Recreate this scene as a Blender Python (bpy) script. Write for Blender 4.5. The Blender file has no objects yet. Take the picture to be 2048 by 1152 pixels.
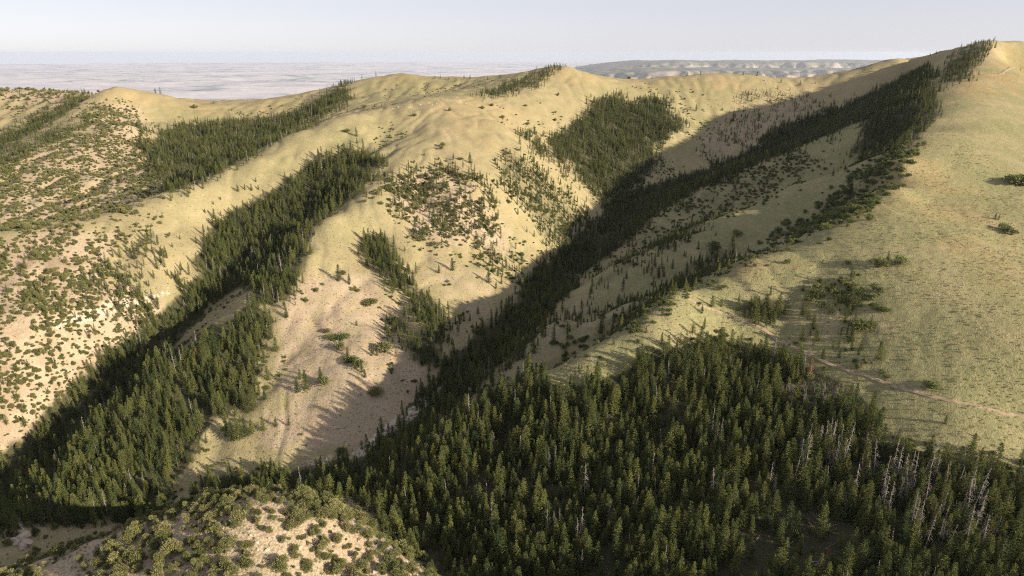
import bpy, math, random
import numpy as np
from mathutils import Vector

R = math.radians
scene = bpy.context.scene
COL = scene.collection

# ---------------------------------------------------------------- camera
PITCH = R(19.0)          # looking down
FPX = 1365.0             # focal length in pixels of the 2048 wide photograph
cam_d = bpy.data.cameras.new('camera')
cam_d.sensor_width = 36.0
cam_d.lens = 36.0 * FPX / 2048.0
cam_d.clip_start = 1.0
cam_d.clip_end = 400000.0
cam = bpy.data.objects.new('camera', cam_d)
COL.objects.link(cam)
cam.location = (0, 0, 0)
cam.rotation_euler = (R(90) - PITCH, 0, 0)
scene.camera = cam

# ---------------------------------------------------------------- light
SUN_AZ = R(119)          # clockwise from the view direction (+Y): right and behind
SUN_EL = R(17.8)
SUNV = Vector((math.sin(SUN_AZ) * math.cos(SUN_EL), math.cos(SUN_AZ) * math.cos(SUN_EL), math.sin(SUN_EL)))
sd = bpy.data.lights.new('sun', 'SUN')
sd.energy = 5.0
sd.angle = R(0.53)
sd.color = (1.0, 0.86, 0.67)
sun = bpy.data.objects.new('sun', sd)
COL.objects.link(sun)
sun.rotation_euler = SUNV.to_track_quat('Z', 'Y').to_euler()

world = bpy.data.worlds.new('World')
scene.world = world
world.use_nodes = True
wn = world.node_tree
for n in list(wn.nodes):
    wn.nodes.remove(n)
w_out = wn.nodes.new('ShaderNodeOutputWorld')
w_bg = wn.nodes.new('ShaderNodeBackground')
w_sky = wn.nodes.new('ShaderNodeTexSky')
w_sky.sky_type = 'NISHITA'
w_sky.sun_disc = False
w_sky.sun_elevation = SUN_EL
w_sky.sun_rotation = SUN_AZ
w_sky.altitude = 2300
w_sky.air_density = 1.0
w_sky.dust_density = 2.0
w_sky.ozone_density = 1.0
w_bg.inputs['Strength'].default_value = 0.051
w_hs = wn.nodes.new('ShaderNodeHueSaturation')      # a veil of thin high haze over the whole sky
w_hs.inputs['Saturation'].default_value = 0.5
w_mx = wn.nodes.new('ShaderNodeMix'); w_mx.data_type = 'RGBA'
w_mx.inputs[0].default_value = 0.5
w_mx.inputs[7].default_value = (7.5, 7.3, 8.4, 1)
wn.links.new(w_sky.outputs[0], w_hs.inputs['Color'])
wn.links.new(w_hs.outputs[0], w_mx.inputs[6])
wn.links.new(w_mx.outputs[2], w_bg.inputs['Color'])
wn.links.new(w_bg.outputs[0], w_out.inputs['Surface'])

scene.view_settings.view_transform = 'Standard'
scene.view_settings.look = 'None'
scene.view_settings.exposure = 1.2
scene.view_settings.gamma = 1.0
scene.view_settings.use_curve_mapping = False
scene.render.engine = 'CYCLES'
scene.cycles.use_denoising = False
scene.cycles.filter_width = 1.1
scene.cycles.max_bounces = 6
scene.cycles.diffuse_bounces = 3
scene.cycles.glossy_bounces = 2
scene.cycles.transmission_bounces = 3
scene.cycles.volume_bounces = 2
scene.cycles.transparent_max_bounces = 6

random.seed(7)
rng = np.random.default_rng(7)

# ---------------------------------------------------------------- projection helpers
CP, SP = math.cos(PITCH), math.sin(PITCH)

def unproj(px, py, Y):
    """photo pixel and forward distance -> point"""
    u = (px - 1024.0) / FPX
    v = (576.0 - py) / FPX
    f = CP + v * SP
    return (u / f * Y, Y, (-SP + v * CP) / f * Y)

def proj(x, y, z):
    d = np.maximum(CP * y - SP * z, 1e-3)
    return 1024 + FPX * x / d, 576 - FPX * (SP * y + CP * z) / d, d

# ---------------------------------------------------------------- noise
def _hash(ix, iy, seed):
    h = (ix.astype(np.int64) * 374761393 + iy.astype(np.int64) * 668265263 + seed * 1442695041) & 0xFFFFFFFF
    h = ((h ^ (h >> 13)) * 1274126177) & 0xFFFFFFFF
    return ((h ^ (h >> 16)) & 0xFFFF) / 65535.0

def vnoise(x, y, seed=0):
    ix = np.floor(x); iy = np.floor(y)
    fx = x - ix; fy = y - iy
    a = [None] * 4
    for k, (dx, dy) in enumerate(((0, 0), (1, 0), (0, 1), (1, 1))):
        ang = _hash(ix + dx, iy + dy, seed) * 2 * np.pi
        a[k] = np.cos(ang) * (fx - dx) + np.sin(ang) * (fy - dy)
    sx = fx * fx * fx * (fx * (fx * 6 - 15) + 10)
    sy = fy * fy * fy * (fy * (fy * 6 - 15) + 10)
    t = a[0] + (a[1] - a[0]) * sx
    b = a[2] + (a[3] - a[2]) * sx
    return (t + (b - t) * sy) * 1.5

def fbm(x, y, octv=4, seed=0, gain=0.5):
    s = 0; amp = 1
    for o in range(octv):
        s = s + amp * vnoise(x, y, seed + o * 17)
        x = x * 2.03 + 11.3; y = y * 2.03 - 7.7; amp *= gain
    return s

# ---------------------------------------------------------------- terrain control lines (photo pixel, photo pixel, forward metres)
LINES = [
    # right hill crest, following the tree line down to the spur nose
    [(2048, 84, 1170), (1995, 83, 1150), (1950, 133, 1010), (1880, 205, 850), (1812, 292, 690), (1772, 372, 585), (1650, 458, 505), (1500, 518, 455), (1350, 580, 420), (1290, 632, 398), (1180, 700, 380), (1060, 760, 366), (960, 825, 356), (870, 885, 350)],
    # near shoulder of the right hill
    [(1812, 292, 690), (1832, 345, 625), (1856, 405, 560), (1925, 472, 470), (2048, 572, 392), (2300, 740, 320)],
    # back of the right hill, spur A
    [(1800, 200, 960), (1762, 214, 970), (1700, 248, 960), (1617, 285, 935), (1492, 339, 885), (1379, 389, 840), (1296, 439, 795), (1254, 485, 750)],
    # gully A/B
    [(1725, 338, 810), (1640, 366, 812), (1500, 424, 772), (1380, 466, 737), (1260, 530, 690), (1190, 574, 650)],
    # spur B
    [(1765, 310, 735), (1729, 323, 735), (1587, 369, 710), (1471, 423, 678), (1400, 448, 658), (1321, 489, 630), (1242, 522, 605), (1150, 592, 560), (1075, 660, 518)],
    # gully B/R
    [(1710, 418, 632), (1640, 450, 622), (1500, 506, 587), (1380, 562, 556), (1260, 614, 526), (1140, 668, 498), (1040, 714, 472)],
    # spur E (small shelf)
    [(1300, 592, 480), (1249, 608, 474), (1114, 636, 462), (1040, 700, 432)],
    # gully between the low crest and spur E
    [(1330, 602, 455), (1230, 670, 438), (1130, 730, 418), (1040, 782, 402), (950, 852, 387)],
    # main canyon floor
    [(1830, 165, 1420), (1700, 222, 1330), (1560, 282, 1240), (1480, 330, 1130), (1300, 388, 1000), (1200, 445, 870), (1130, 518, 745), (1000, 665, 545), (880, 762, 462), (800, 845, 406), (735, 915, 368), (600, 960, 356), (450, 995, 348), (250, 1030, 340), (0, 1070, 335), (-150, 1085, 340)],
    # gully right of the knoll
    [(735, 960, 345), (790, 1015, 312), (880, 1140, 262), (960, 1290, 215)],
    # left valley floor
    [(600, 470, 690), (540, 505, 640), (450, 588, 592), (330, 685, 535), (210, 778, 482), (120, 868, 438), (30, 955, 404), (-80, 1025, 376), (-150, 1085, 340), (-400, 1200, 330)],
    # ridge W : lit crest that falls to the left
    [(960, 196, 1110), (880, 198, 1050), (790, 217, 1000), (700, 230, 950), (600, 267, 880), (510, 317, 800), (390, 380, 720), (280, 413, 670), (150, 447, 620), (0, 470, 580), (-150, 490, 550)],
    # centre spur crest
    [(880, 198, 1050), (875, 262, 900), (810, 332, 780), (750, 392, 705), (660, 436, 655), (618, 510, 592), (590, 590, 540), (545, 655, 502), (525, 745, 448), (470, 840, 408), (385, 945, 372)],
    # sub spur left of the centre spur
    [(545, 560, 562), (510, 583, 545), (430, 650, 500), (350, 715, 466), (230, 845, 412), (100, 965, 372)],
    [(570, 610, 525), (500, 660, 498), (440, 725, 462), (380, 800, 430)],
    # crest from peak P1 to the knob
    [(1130, 131, 1400), (1080, 160, 1300), (1020, 186, 1180), (960, 196, 1110)],
    # skyline P1 -> P2 -> right
    [(1130, 131, 1400), (1190, 149, 1470), (1260, 158, 1500), (1330, 156, 1500), (1430, 146, 1500), (1500, 150, 1490), (1560, 163, 1470), (1610, 170, 1455), (1700, 156, 1450), (1800, 122, 1450), (1880, 103, 1440), (1950, 96, 1300), (1995, 83, 1150)],
    # skyline left : P3, saddle, P4, P1
    [(-60, 185, 1500), (50, 177, 1500), (150, 190, 1450), (190, 200, 1420)],
    [(230, 171, 1300), (280, 180, 1330), (330, 190, 1360), (395, 207, 1400), (500, 206, 1420), (600, 200, 1430), (680, 172, 1480), (740, 156, 1540), (800, 146, 1600), (850, 155, 1630), (900, 159, 1650), (1000, 158, 1650), (1080, 147, 1550), (1130, 131, 1400)],
    # P3 left shoulder and the gullies about it
    [(230, 171, 1300), (180, 196, 1250), (130, 228, 1180), (50, 268, 1100), (-30, 305, 1050)],
    [(160, 204, 1370), (110, 240, 1290), (40, 275, 1200), (-40, 300, 1120)],
    [(190, 235, 1130), (100, 285, 1010), (0, 335, 920), (-80, 370, 880)],
    [(260, 250, 1100), (180, 300, 985), (90, 345, 900), (-20, 395, 820)],
    # forest valley between P3 and ridge W
    [(690, 200, 1330), (620, 245, 1180), (540, 292, 1010), (400, 345, 905), (330, 380, 835), (200, 440, 735), (0, 475, 690), (-150, 500, 680)],
    # gully in the forest between P3 face and saddle
    [(270, 245, 1180), (300, 300, 1030), (320, 360, 880)],
    # gully between centre spur and far slopes
    [(1060, 262, 1040), (1090, 300, 985), (1150, 368, 925), (1205, 430, 880)],
    # gully on the centre face
    [(735, 470, 655), (775, 530, 610), (815, 590, 570), (870, 700, 478)],
    [(690, 640, 515), (760, 640, 530), (830, 715, 472)],
    # red rock ribs
    [(840, 400, 730), (890, 470, 675), (960, 540, 630), (1020, 592, 605)],
    [(960, 380, 760), (1000, 450, 730), (1050, 520, 690)],
    [(920, 400, 735), (960, 460, 705), (1010, 542, 655)],
    # knoll in front
    [(-60, 1185, 158), (60, 1152, 164), (170, 1112, 168), (300, 1062, 174), (400, 1010, 179), (500, 992, 180), (600, 1000, 182), (690, 1028, 182), (770, 1085, 178), (850, 1150, 172), (930, 1240, 160)],
    [(500, 1090, 163), (500, 1152, 153), (500, 1300, 130)],
    [(250, 1152, 155), (700, 1152, 164), (700, 1090, 172), (350, 1090, 166), (100, 1200, 150)],
]
PTS = [
    # right hill face
    (1700, 700, 362), (1900, 800, 312), (2048, 830, 302), (1800, 560, 405), (1850, 470, 470), (1900, 350, 625), (1950, 250, 745), (2048, 300, 690), (2048, 500, 462), (2048, 420, 545), (2000, 390, 590), (2048, 700, 335), (2048, 950, 268), (2048, 1152, 216), (2000, 170, 920), (2048, 200, 870), (1870, 260, 750),
    (1500, 1152, 226), (1500, 1000, 270), (1500, 850, 322), (1500, 720, 375), (1250, 1152, 238), (1250, 1000, 286), (1250, 850, 338), (1000, 1152, 248), (1000, 1000, 302), (1000, 880, 345), (1750, 1000, 262), (1750, 850, 308), (1750, 1152, 220), (1600, 600, 410), (1420, 640, 400), (2300, 1000, 260), (2400, 420, 640), (2400, 1300, 200),
    # far slopes
    (1200, 222, 1210), (1250, 300, 1100), (1180, 370, 975), (1350, 250, 1210), (1330, 330, 1110), (1430, 250, 1290), (1480, 295, 1170), (1250, 190, 1350), (1600, 215, 1370), (1000, 250, 960), (1050, 305, 890), (1000, 355, 800), (1100, 440, 800), (1180, 405, 900), (940, 300, 850),
    (1700, 195, 1390), (1780, 165, 1420), (800, 192, 1360), (900, 185, 1400), (700, 195, 1400),
    # centre spur face
    (650, 610, 535), (800, 650, 520), (700, 750, 442), (700, 850, 396), (560, 890, 384), (800, 740, 460), (850, 520, 630), (900, 600, 572), (640, 530, 585), (700, 520, 610), (950, 620, 568), (680, 470, 640), (600, 700, 475), (620, 800, 420),
    # left slopes
    (50, 550, 530), (100, 650, 490), (30, 800, 438), (150, 555, 545), (200, 620, 525), (300, 505, 600), (390, 490, 640), (410, 435, 700), (510, 385, 745), (610, 335, 800), (700, 300, 850), (-100, 600, 500), (-100, 800, 425), (230, 520, 585), (760, 280, 900),
    (200, 250, 1130), (200, 335, 945), (100, 405, 820), (250, 400, 800), (300, 240, 1230), (400, 260, 1200), (500, 240, 1290), (60, 210, 1400), (600, 215, 1360),
    # slope behind the knoll (steep)
    (500, 1015, 300), (300, 1060, 290), (650, 1020, 290), (100, 1130, 270), (0, 1120, 260),
    (20, 1035, 300),
]
WORLD = [  # far support points so that nothing runs away outside the picture (x, y, z)
    (-900, 200, -330), (-900, 700, -260), (-1200, 1200, -200), (-500, 0, -300), (-250, -300, -240), (0, -100, -90), (40, 60, -95), (200, 0, -150), (300, -200, -170), (600, 0, -230), (600, 400, -185), (900, 800, -150), (1000, 300, -250), (780, 1100, -40), (1200, 1200, -90), (-1500, 700, -300), (-1400, 1700, -300), (-800, 2100, -260), (0, 2200, -290), (800, 2200, -300), (1500, 1900, -300), (0, 1900, -160), (600, 1850, -170), (-700, 1800, -170), (1100, 1600, -120), (0, -700, -250), (700, -700, -300), (-700, -600, -330), (1600, 0, -320), (250, 150, -185), (120, 120, -170), (1400, 2600, -420), (-1500, 2600, -420), (0, 2700, -430),
]

def build_controls():
    P = []
    def add(p):
        P.append(p)
    for L in LINES:
        w = [unproj(*p) for p in L]
        for a, b in zip(w[:-1], w[1:]):
            d = math.dist(a[:2], b[:2])
            n = max(1, int(d / 45.0))
            for k in range(n):
                t = k / n
                add(tuple(a[i] + (b[i] - a[i]) * t for i in range(3)))
        add(w[-1])
    for p in PTS:
        add(unproj(*p))
    P.extend(WORLD)
    P = np.array(P)
    keep = []
    for i in range(len(P)):           # drop near duplicates
        ok = True
        for j in keep:
            if (P[i, 0] - P[j, 0]) ** 2 + (P[i, 1] - P[j, 1]) ** 2 < 12 ** 2:
                ok = False; break
        if ok: keep.append(i)
    return P[keep]

CTRL = build_controls()
GX0, GX1, GY0, GY1, GS = -1700.0, 1700.0, -800.0, 2800.0, 6.0

def solve_rbf(C, c=10.0, lam=0.6):
    n = len(C)
    d = np.hypot(C[:, None, 0] - C[None, :, 0], C[:, None, 1] - C[None, :, 1])
    A = np.zeros((n + 3, n + 3))
    A[:n, :n] = -np.sqrt(d * d + c * c)
    A[:n, :n] += np.eye(n) * lam * -1.0 * 0 + np.eye(n) * lam
    A[:n, n] = 1; A[:n, n + 1] = C[:, 0] / 1000; A[:n, n + 2] = C[:, 1] / 1000
    A[n:, :n] = A[:n, n:].T
    b = np.zeros(n + 3); b[:n] = C[:, 2]
    s = np.linalg.solve(A, b)
    return s

def base_grid():
    s = solve_rbf(CTRL)
    n = len(CTRL)
    gx = np.arange(GX0, GX1 + GS, GS); gy = np.arange(GY0, GY1 + GS, GS)
    out = np.empty((len(gy), len(gx)), np.float64)
    cx = CTRL[:, 0].astype(np.float32); cy = CTRL[:, 1].astype(np.float32)
    wv = s[:n].astype(np.float32)
    gxf = gx.astype(np.float32)
    for j, yy in enumerate(gy):
        dx = gxf[:, None] - cx[None, :]
        dy2 = (np.float32(yy) - cy) ** 2 + np.float32(10.0 ** 2)
        out[j] = -(np.sqrt(dx * dx + dy2[None, :]) @ wv) + s[n] + s[n + 1] * gx / 1000 + s[n + 2] * yy / 1000
    return gx, gy, out

_gx, _gy, _gz = base_grid()

def carve_gullies():
    global _gz
    X, Y = np.meshgrid(_gx, _gy)
    zz = _gz + 2.2 * fbm(X / 70, Y / 70, 4, 303)
    ny, nx = zz.shape
    best = np.zeros(zz.shape); to = np.arange(ny * nx).reshape(ny, nx)
    idx = to.copy()
    for dy in (-1, 0, 1):
        for dx in (-1, 0, 1):
            if dx == 0 and dy == 0: continue
            drop = np.full(zz.shape, -1.0)
            ys = slice(max(0, -dy), ny - max(0, dy)); xs = slice(max(0, -dx), nx - max(0, dx))
            yt = slice(max(0, dy), ny - max(0, -dy)); xt = slice(max(0, dx), nx - max(0, -dx))
            drop[ys, xs] = (zz[ys, xs] - zz[yt, xt]) / math.hypot(dx, dy)
            tgt = np.zeros(zz.shape, int); tgt[ys, xs] = idx[yt, xt]
            m = drop > best
            best[m] = drop[m]; to[m] = tgt[m]
    acc = [1.0] * (ny * nx); t = to.ravel().tolist()
    for i in np.argsort(-zz.ravel()).tolist():
        j = t[i]
        if j != i: acc[j] += acc[i]
    acc = np.array(acc).reshape(ny, nx)
    c = np.clip(0.62 * (np.log2(acc) - 2.0), 0, 3.4)
    for _ in range(1):
        c[1:-1] = .25 * c[:-2] + .5 * c[1:-1] + .25 * c[2:]
        c[:, 1:-1] = .25 * c[:, :-2] + .5 * c[:, 1:-1] + .25 * c[:, 2:]
    smooth = np.clip((X - 0.25 * Y - 10) / 160, 0, 1) * np.clip((1250 - Y) / 300, 0, 1)      # the right hill has no gullies
    c = c * (1 - .9 * smooth) * np.clip((np.hypot(X, Y) - 200) / 150, 0, 1)
    _gz = _gz - 1.7 * c
    return c
CARVE = carve_gullies()

def carve_at(x, y):
    ix = np.clip(((x - GX0) / GS + .5).astype(int), 0, len(_gx) - 1); iy = np.clip(((y - GY0) / GS + .5).astype(int), 0, len(_gy) - 1)
    return CARVE[iy, ix]

def base_h(x, y):
    fx = np.clip((x - GX0) / GS, 1, len(_gx) - 3.001); fy = np.clip((y - GY0) / GS, 1, len(_gy) - 3.001)
    ix = fx.astype(int); iy = fy.astype(int)
    tx = fx - ix; ty = fy - iy
    def w(t):
        return (-.5 * t + t * t - .5 * t ** 3, 1 - 2.5 * t * t + 1.5 * t ** 3, .5 * t + 2 * t * t - 1.5 * t ** 3, -.5 * t * t + .5 * t ** 3)
    wx = w(tx); wy = w(ty)
    r = 0
    for j in range(4):
        row = 0
        for i in range(4):
            row = row + wx[i] * _gz[iy + j - 1, ix + i - 1]
        r = r + wy[j] * row
    return r

PLAIN_Z = -800.0

def height(x, y):
    x = np.asarray(x, float); y = np.asarray(y, float)
    z = base_h(x, y)
    dist = np.hypot(x, y)
    am = np.clip((dist - 60) / 500, 0.15, 1.0)
    am = am * np.clip(1.15 - np.clip((x - 0.25 * y - 10) / 160, 0, 1) * np.clip((1250 - y) / 300, 0, 1), 0.25, 1.0)
    z = z + am * (1.7 * fbm(x / 95, y / 95, 3, 3) + 0.7 * fbm(x / 24, y / 24, 3, 9)) + 0.25 * fbm(x / 5.5, y / 5.5, 3, 21)
    # small erosion rills running down the far faces
    rill = 1 - np.abs(vnoise(x / 34 + 0.6 * vnoise(x / 60, y / 60, 5), y / 75, 31))
    z = z - am * 1.1 * np.clip(rill - 0.72, 0, 1) * 4
    # beyond the ridges everything falls to the plain
    far = np.clip((np.maximum(np.abs(x) / 1.0 - 1350, np.maximum(y - 1950, -y - 650))) / 2600, 0, 1)
    far = far * far * (3 - 2 * far)
    pl = PLAIN_Z + 45 * fbm(x / 2600, y / 2600, 4, 77) + 10 * fbm(x / 500, y / 500, 3, 78)
    z = z * (1 - far) + pl * far
    return z

# ---------------------------------------------------------------- polar sheet of ground about the drone
def angle_axis():
    a = np.concatenate([np.arange(-180, -47, 2.5), np.arange(-47, 47.01, 0.14), np.arange(47.6, 60.1, .6), np.arange(62.5, 180.01, 2.5)])
    return np.radians(a)

ANG = angle_axis()
RAD = np.concatenate([np.linspace(4, 100, 14)[:-1], 100 * np.exp(np.arange(0, math.log(26.0), 0.0052)), 2600 * np.exp(np.arange(0.02, math.log(26.0), 0.026))])
AA, RR = np.meshgrid(ANG, RAD)
TX = np.sin(AA) * RR
TY = np.cos(AA) * RR
TZ = height(TX, TY)
RUN = np.maximum.accumulate(TZ / RR, axis=0)      # steepest sight line so far along each bearing

def visible(x, y, z, tol=0.0):
    """is the point seen from the drone (tol: height above the point that may show instead)"""
    a = np.arctan2(x, y); r = np.hypot(x, y)
    ia = np.clip(np.searchsorted(ANG, a), 0, len(ANG) - 1)
    ir = np.clip(np.searchsorted(RAD, r) - 3, 0, len(RAD) - 1)
    return (z + tol) / r >= RUN[ir, ia] - 0.0006

def pick(px, py):
    """photo pixel -> point of the ground seen there"""
    u = (px - 1024.0) / FPX; v = (576.0 - py) / FPX
    f = CP + v * SP
    a = math.atan2(u, f); k = (-SP + v * CP) / math.hypot(u, f)
    ia = int(np.argmin(np.abs(ANG - a)))
    hit = np.nonzero((TZ[:, ia] / RAD >= k) & (RAD > 60))[0]
    if len(hit) == 0:
        return None
    i = hit[0]
    r0, r1 = RAD[i - 1], RAD[i]
    g0 = TZ[i - 1, ia] / r0 - k; g1 = TZ[i, ia] / r1 - k
    r = r0 + (r1 - r0) * (-g0 / (g1 - g0)) if g1 != g0 else r1
    x, y = math.sin(a) * r, math.cos(a) * r
    return x, y, float(height(x, y))

def in_poly(px, py, poly):
    n = len(poly); inside = np.zeros(px.shape, bool)
    j = n - 1
    for i in range(n):
        xi, yi = poly[i]; xj, yj = poly[j]
        c = ((yi > py) != (yj > py)) & (px < (xj - xi) * (py - yi) / (yj - yi + 1e-9) + xi)
        inside ^= c
        j = i
    return inside
#@@MATERIALS
# ---------------------------------------------------------------- materials
def new_mat(name):
    m = bpy.data.materials.new(name)
    m.use_nodes = True
    nt = m.node_tree
    for n in list(nt.nodes):
        nt.nodes.remove(n)
    out = nt.nodes.new('ShaderNodeOutputMaterial')
    return m, nt, out

def N(nt, typ, **kw):
    n = nt.nodes.new(typ)
    for k, v in kw.items():
        setattr(n, k, v)
    return n

def L(nt, a, b):
    nt.links.new(a, b)

def mixc(nt, fac, a, b, blend='MIX'):
    n = nt.nodes.new('ShaderNodeMix')
    n.data_type = 'RGBA'; n.blend_type = blend
    for sock, val in ((n.inputs[0], fac), (n.inputs[6], a), (n.inputs[7], b)):
        if isinstance(val, (int, float)):
            sock.default_value = val
        elif isinstance(val, tuple):
            sock.default_value = (*val, 1.0)
        else:
            nt.links.new(val, sock)
    return n.outputs[2]

def mth(nt, op, a, b=None, c=None, clamp=False):
    n = nt.nodes.new('ShaderNodeMath'); n.operation = op; n.use_clamp = clamp
    for i, v in enumerate((a, b, c)):
        if v is None: continue
        if isinstance(v, (int, float)): n.inputs[i].default_value = v
        else: nt.links.new(v, n.inputs[i])
    return n.outputs[0]

def ramp(nt, fac, lo, hi):
    n = nt.nodes.new('ShaderNodeMapRange'); n.clamp = True
    n.inputs[1].default_value = lo; n.inputs[2].default_value = hi
    nt.links.new(fac, n.inputs[0])
    return n.outputs[0]

def noise(nt, co, scale, detail=4, rough=0.55):
    n = nt.nodes.new('ShaderNodeTexNoise')
    n.inputs['Scale'].default_value = scale
    n.inputs['Detail'].default_value = detail
    n.inputs['Roughness'].default_value = rough
    nt.links.new(co, n.inputs['Vector'])
    return n.outputs['Fac']

def ground_material():
    m, nt, out = new_mat('ground')
    bs = N(nt, 'ShaderNodeBsdfPrincipled')
    bs.inputs['Roughness'].default_value = 0.95
    bs.inputs['Specular IOR Level'].default_value = 0.05
    geo = N(nt, 'ShaderNodeNewGeometry')
    co = geo.outputs['Position']
    at = N(nt, 'ShaderNodeAttribute', attribute_name='zone')
    sep = N(nt, 'ShaderNodeSeparateColor'); L(nt, at.outputs['Color'], sep.inputs[0])
    soil_a, floor_a, rock_a = sep.outputs[0], sep.outputs[1], sep.outputs[2]
    plain_a = at.outputs['Alpha']
    at2 = N(nt, 'ShaderNodeAttribute', attribute_name='turf')
    sep2 = N(nt, 'ShaderNodeSeparateColor'); L(nt, at2.outputs['Color'], sep2.inputs[0])
    green_a, rust_a, sage_a = sep2.outputs[0], sep2.outputs[1], sep2.outputs[2]
    big = noise(nt, co, 0.008, 4)
    mid = noise(nt, co, 0.045, 5)
    fine = noise(nt, co, 0.45, 5, 0.65)
    tuft = noise(nt, co, 1.3, 3, 0.6)
    straw = mixc(nt, ramp(nt, mid, 0.35, 0.68), (0.297, 0.244, 0.135), (0.353, 0.281, 0.172))
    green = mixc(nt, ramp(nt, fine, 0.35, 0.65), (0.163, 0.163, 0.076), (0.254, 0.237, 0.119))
    g = mth(nt, 'MULTIPLY_ADD', big, 1.1, -0.42, clamp=True)
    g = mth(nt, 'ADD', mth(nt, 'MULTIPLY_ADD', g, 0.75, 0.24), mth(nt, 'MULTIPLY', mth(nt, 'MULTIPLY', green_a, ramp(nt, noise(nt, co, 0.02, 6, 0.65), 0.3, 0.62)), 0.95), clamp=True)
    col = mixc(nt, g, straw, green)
    # rusty and bleached patches of thin turf
    rp = mth(nt, 'MULTIPLY', rust_a, ramp(nt, noise(nt, co, 0.022, 5, 0.6), 0.38, 0.62), clamp=True)
    col = mixc(nt, mth(nt, 'MULTIPLY', rp, 0.8), col, (0.36, 0.225, 0.105))
    # pink soil
    sb = noise(nt, co, 0.085, 6, 0.65)
    sf = mth(nt, 'MULTIPLY', ramp(nt, mth(nt, 'ADD', sb, mth(nt, 'MULTIPLY', soil_a, 0.42)), 0.62, 0.88), ramp(nt, soil_a, 0.02, 0.35))
    soil = mixc(nt, ramp(nt, mid, 0.4, 0.7), (0.370, 0.292, 0.212), (0.355, 0.258, 0.185))
    soil = mixc(nt, ramp(nt, fine, 0.55, 0.75), soil, (0.40, 0.340, 0.262))
    col = mixc(nt, sf, col, soil)
    # sage tufts as grain: clumps darker and greyer than the gaps between them
    tf = ramp(nt, tuft, 0.46, 0.60)
    tuft_amt = mth(nt, 'MULTIPLY_ADD', sage_a, 0.5, 0.22)
    col = mixc(nt, mth(nt, 'MULTIPLY', tf, tuft_amt), col, (0.150, 0.150, 0.078))
    # mottling of bunch grass and bare patches a few metres across
    mo = noise(nt, co, 0.17, 7, 0.72)
    col = mixc(nt, mth(nt, 'MULTIPLY', ramp(nt, mo, 0.52, 0.68), 0.30), col, (0.185, 0.160, 0.080))
    col = mixc(nt, mth(nt, 'MULTIPLY', ramp(nt, mo, 0.46, 0.34), 0.35), col, (0.380, 0.312, 0.205))
    # litter and low plants under the trees
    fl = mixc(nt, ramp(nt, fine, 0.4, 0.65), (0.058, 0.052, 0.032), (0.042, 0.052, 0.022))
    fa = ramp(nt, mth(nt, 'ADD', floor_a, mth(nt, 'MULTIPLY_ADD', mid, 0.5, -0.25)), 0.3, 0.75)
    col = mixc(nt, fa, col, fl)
    # pale limestone showing through
    rk = mixc(nt, ramp(nt, fine, 0.35, 0.7), (0.40, 0.335, 0.255), (0.58, 0.52, 0.43))
    rf = ramp(nt, mth(nt, 'ADD', rock_a, mth(nt, 'MULTIPLY_ADD', noise(nt, co, 0.3, 4, 0.7), 1.1, -0.55)), 0.35, 0.6)
    col = mixc(nt, rf, col, rk)
    # the far plain: dry flats, hay fields, cottonwoods along the creeks
    mp = N(nt, 'ShaderNodeMapping'); mp.inputs['Scale'].default_value = (0.6, 1.0, 1.0)
    L(nt, co, mp.inputs['Vector'])
    pn = noise(nt, mp.outputs[0], 0.00042, 7, 0.62)
    pm = noise(nt, mp.outputs[0], 0.0016, 6, 0.7)
    pc = mixc(nt, ramp(nt, pn, 0.4, 0.62), (0.47, 0.45, 0.46), (0.37, 0.365, 0.385))  # dry flats paled towards the sky tone, distance haze put into the colour
    pc = mixc(nt, mth(nt, 'MULTIPLY', ramp(nt, pm, 0.52, 0.60), ramp(nt, pn, 0.44, 0.56)), pc, (0.150, 0.185, 0.190))
    vo = N(nt, 'ShaderNodeTexVoronoi'); vo.inputs['Scale'].default_value = 0.0028; L(nt, mp.outputs[0], vo.inputs['Vector'])
    sv = N(nt, 'ShaderNodeSeparateColor'); L(nt, vo.outputs['Color'], sv.inputs[0])
    pc = mixc(nt, mth(nt, 'MULTIPLY', ramp(nt, sv.outputs[0], 0.8, 0.82), 0.7), pc, (0.52, 0.50, 0.49))
    col = mixc(nt, plain_a, col, pc)
    L(nt, col, bs.inputs['Base Color'])
    bp = N(nt, 'ShaderNodeBump'); bp.inputs['Strength'].default_value = 0.9; bp.inputs['Distance'].default_value = 0.55
    hsum = mth(nt, 'ADD', mth(nt, 'MULTIPLY', tuft, 0.8), mth(nt, 'MULTIPLY', fine, 0.9))
    L(nt, hsum, bp.inputs['Height'])
    L(nt, bp.outputs[0], bs.inputs['Normal'])
    L(nt, bs.outputs[0], out.inputs['Surface'])
    return m

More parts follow.
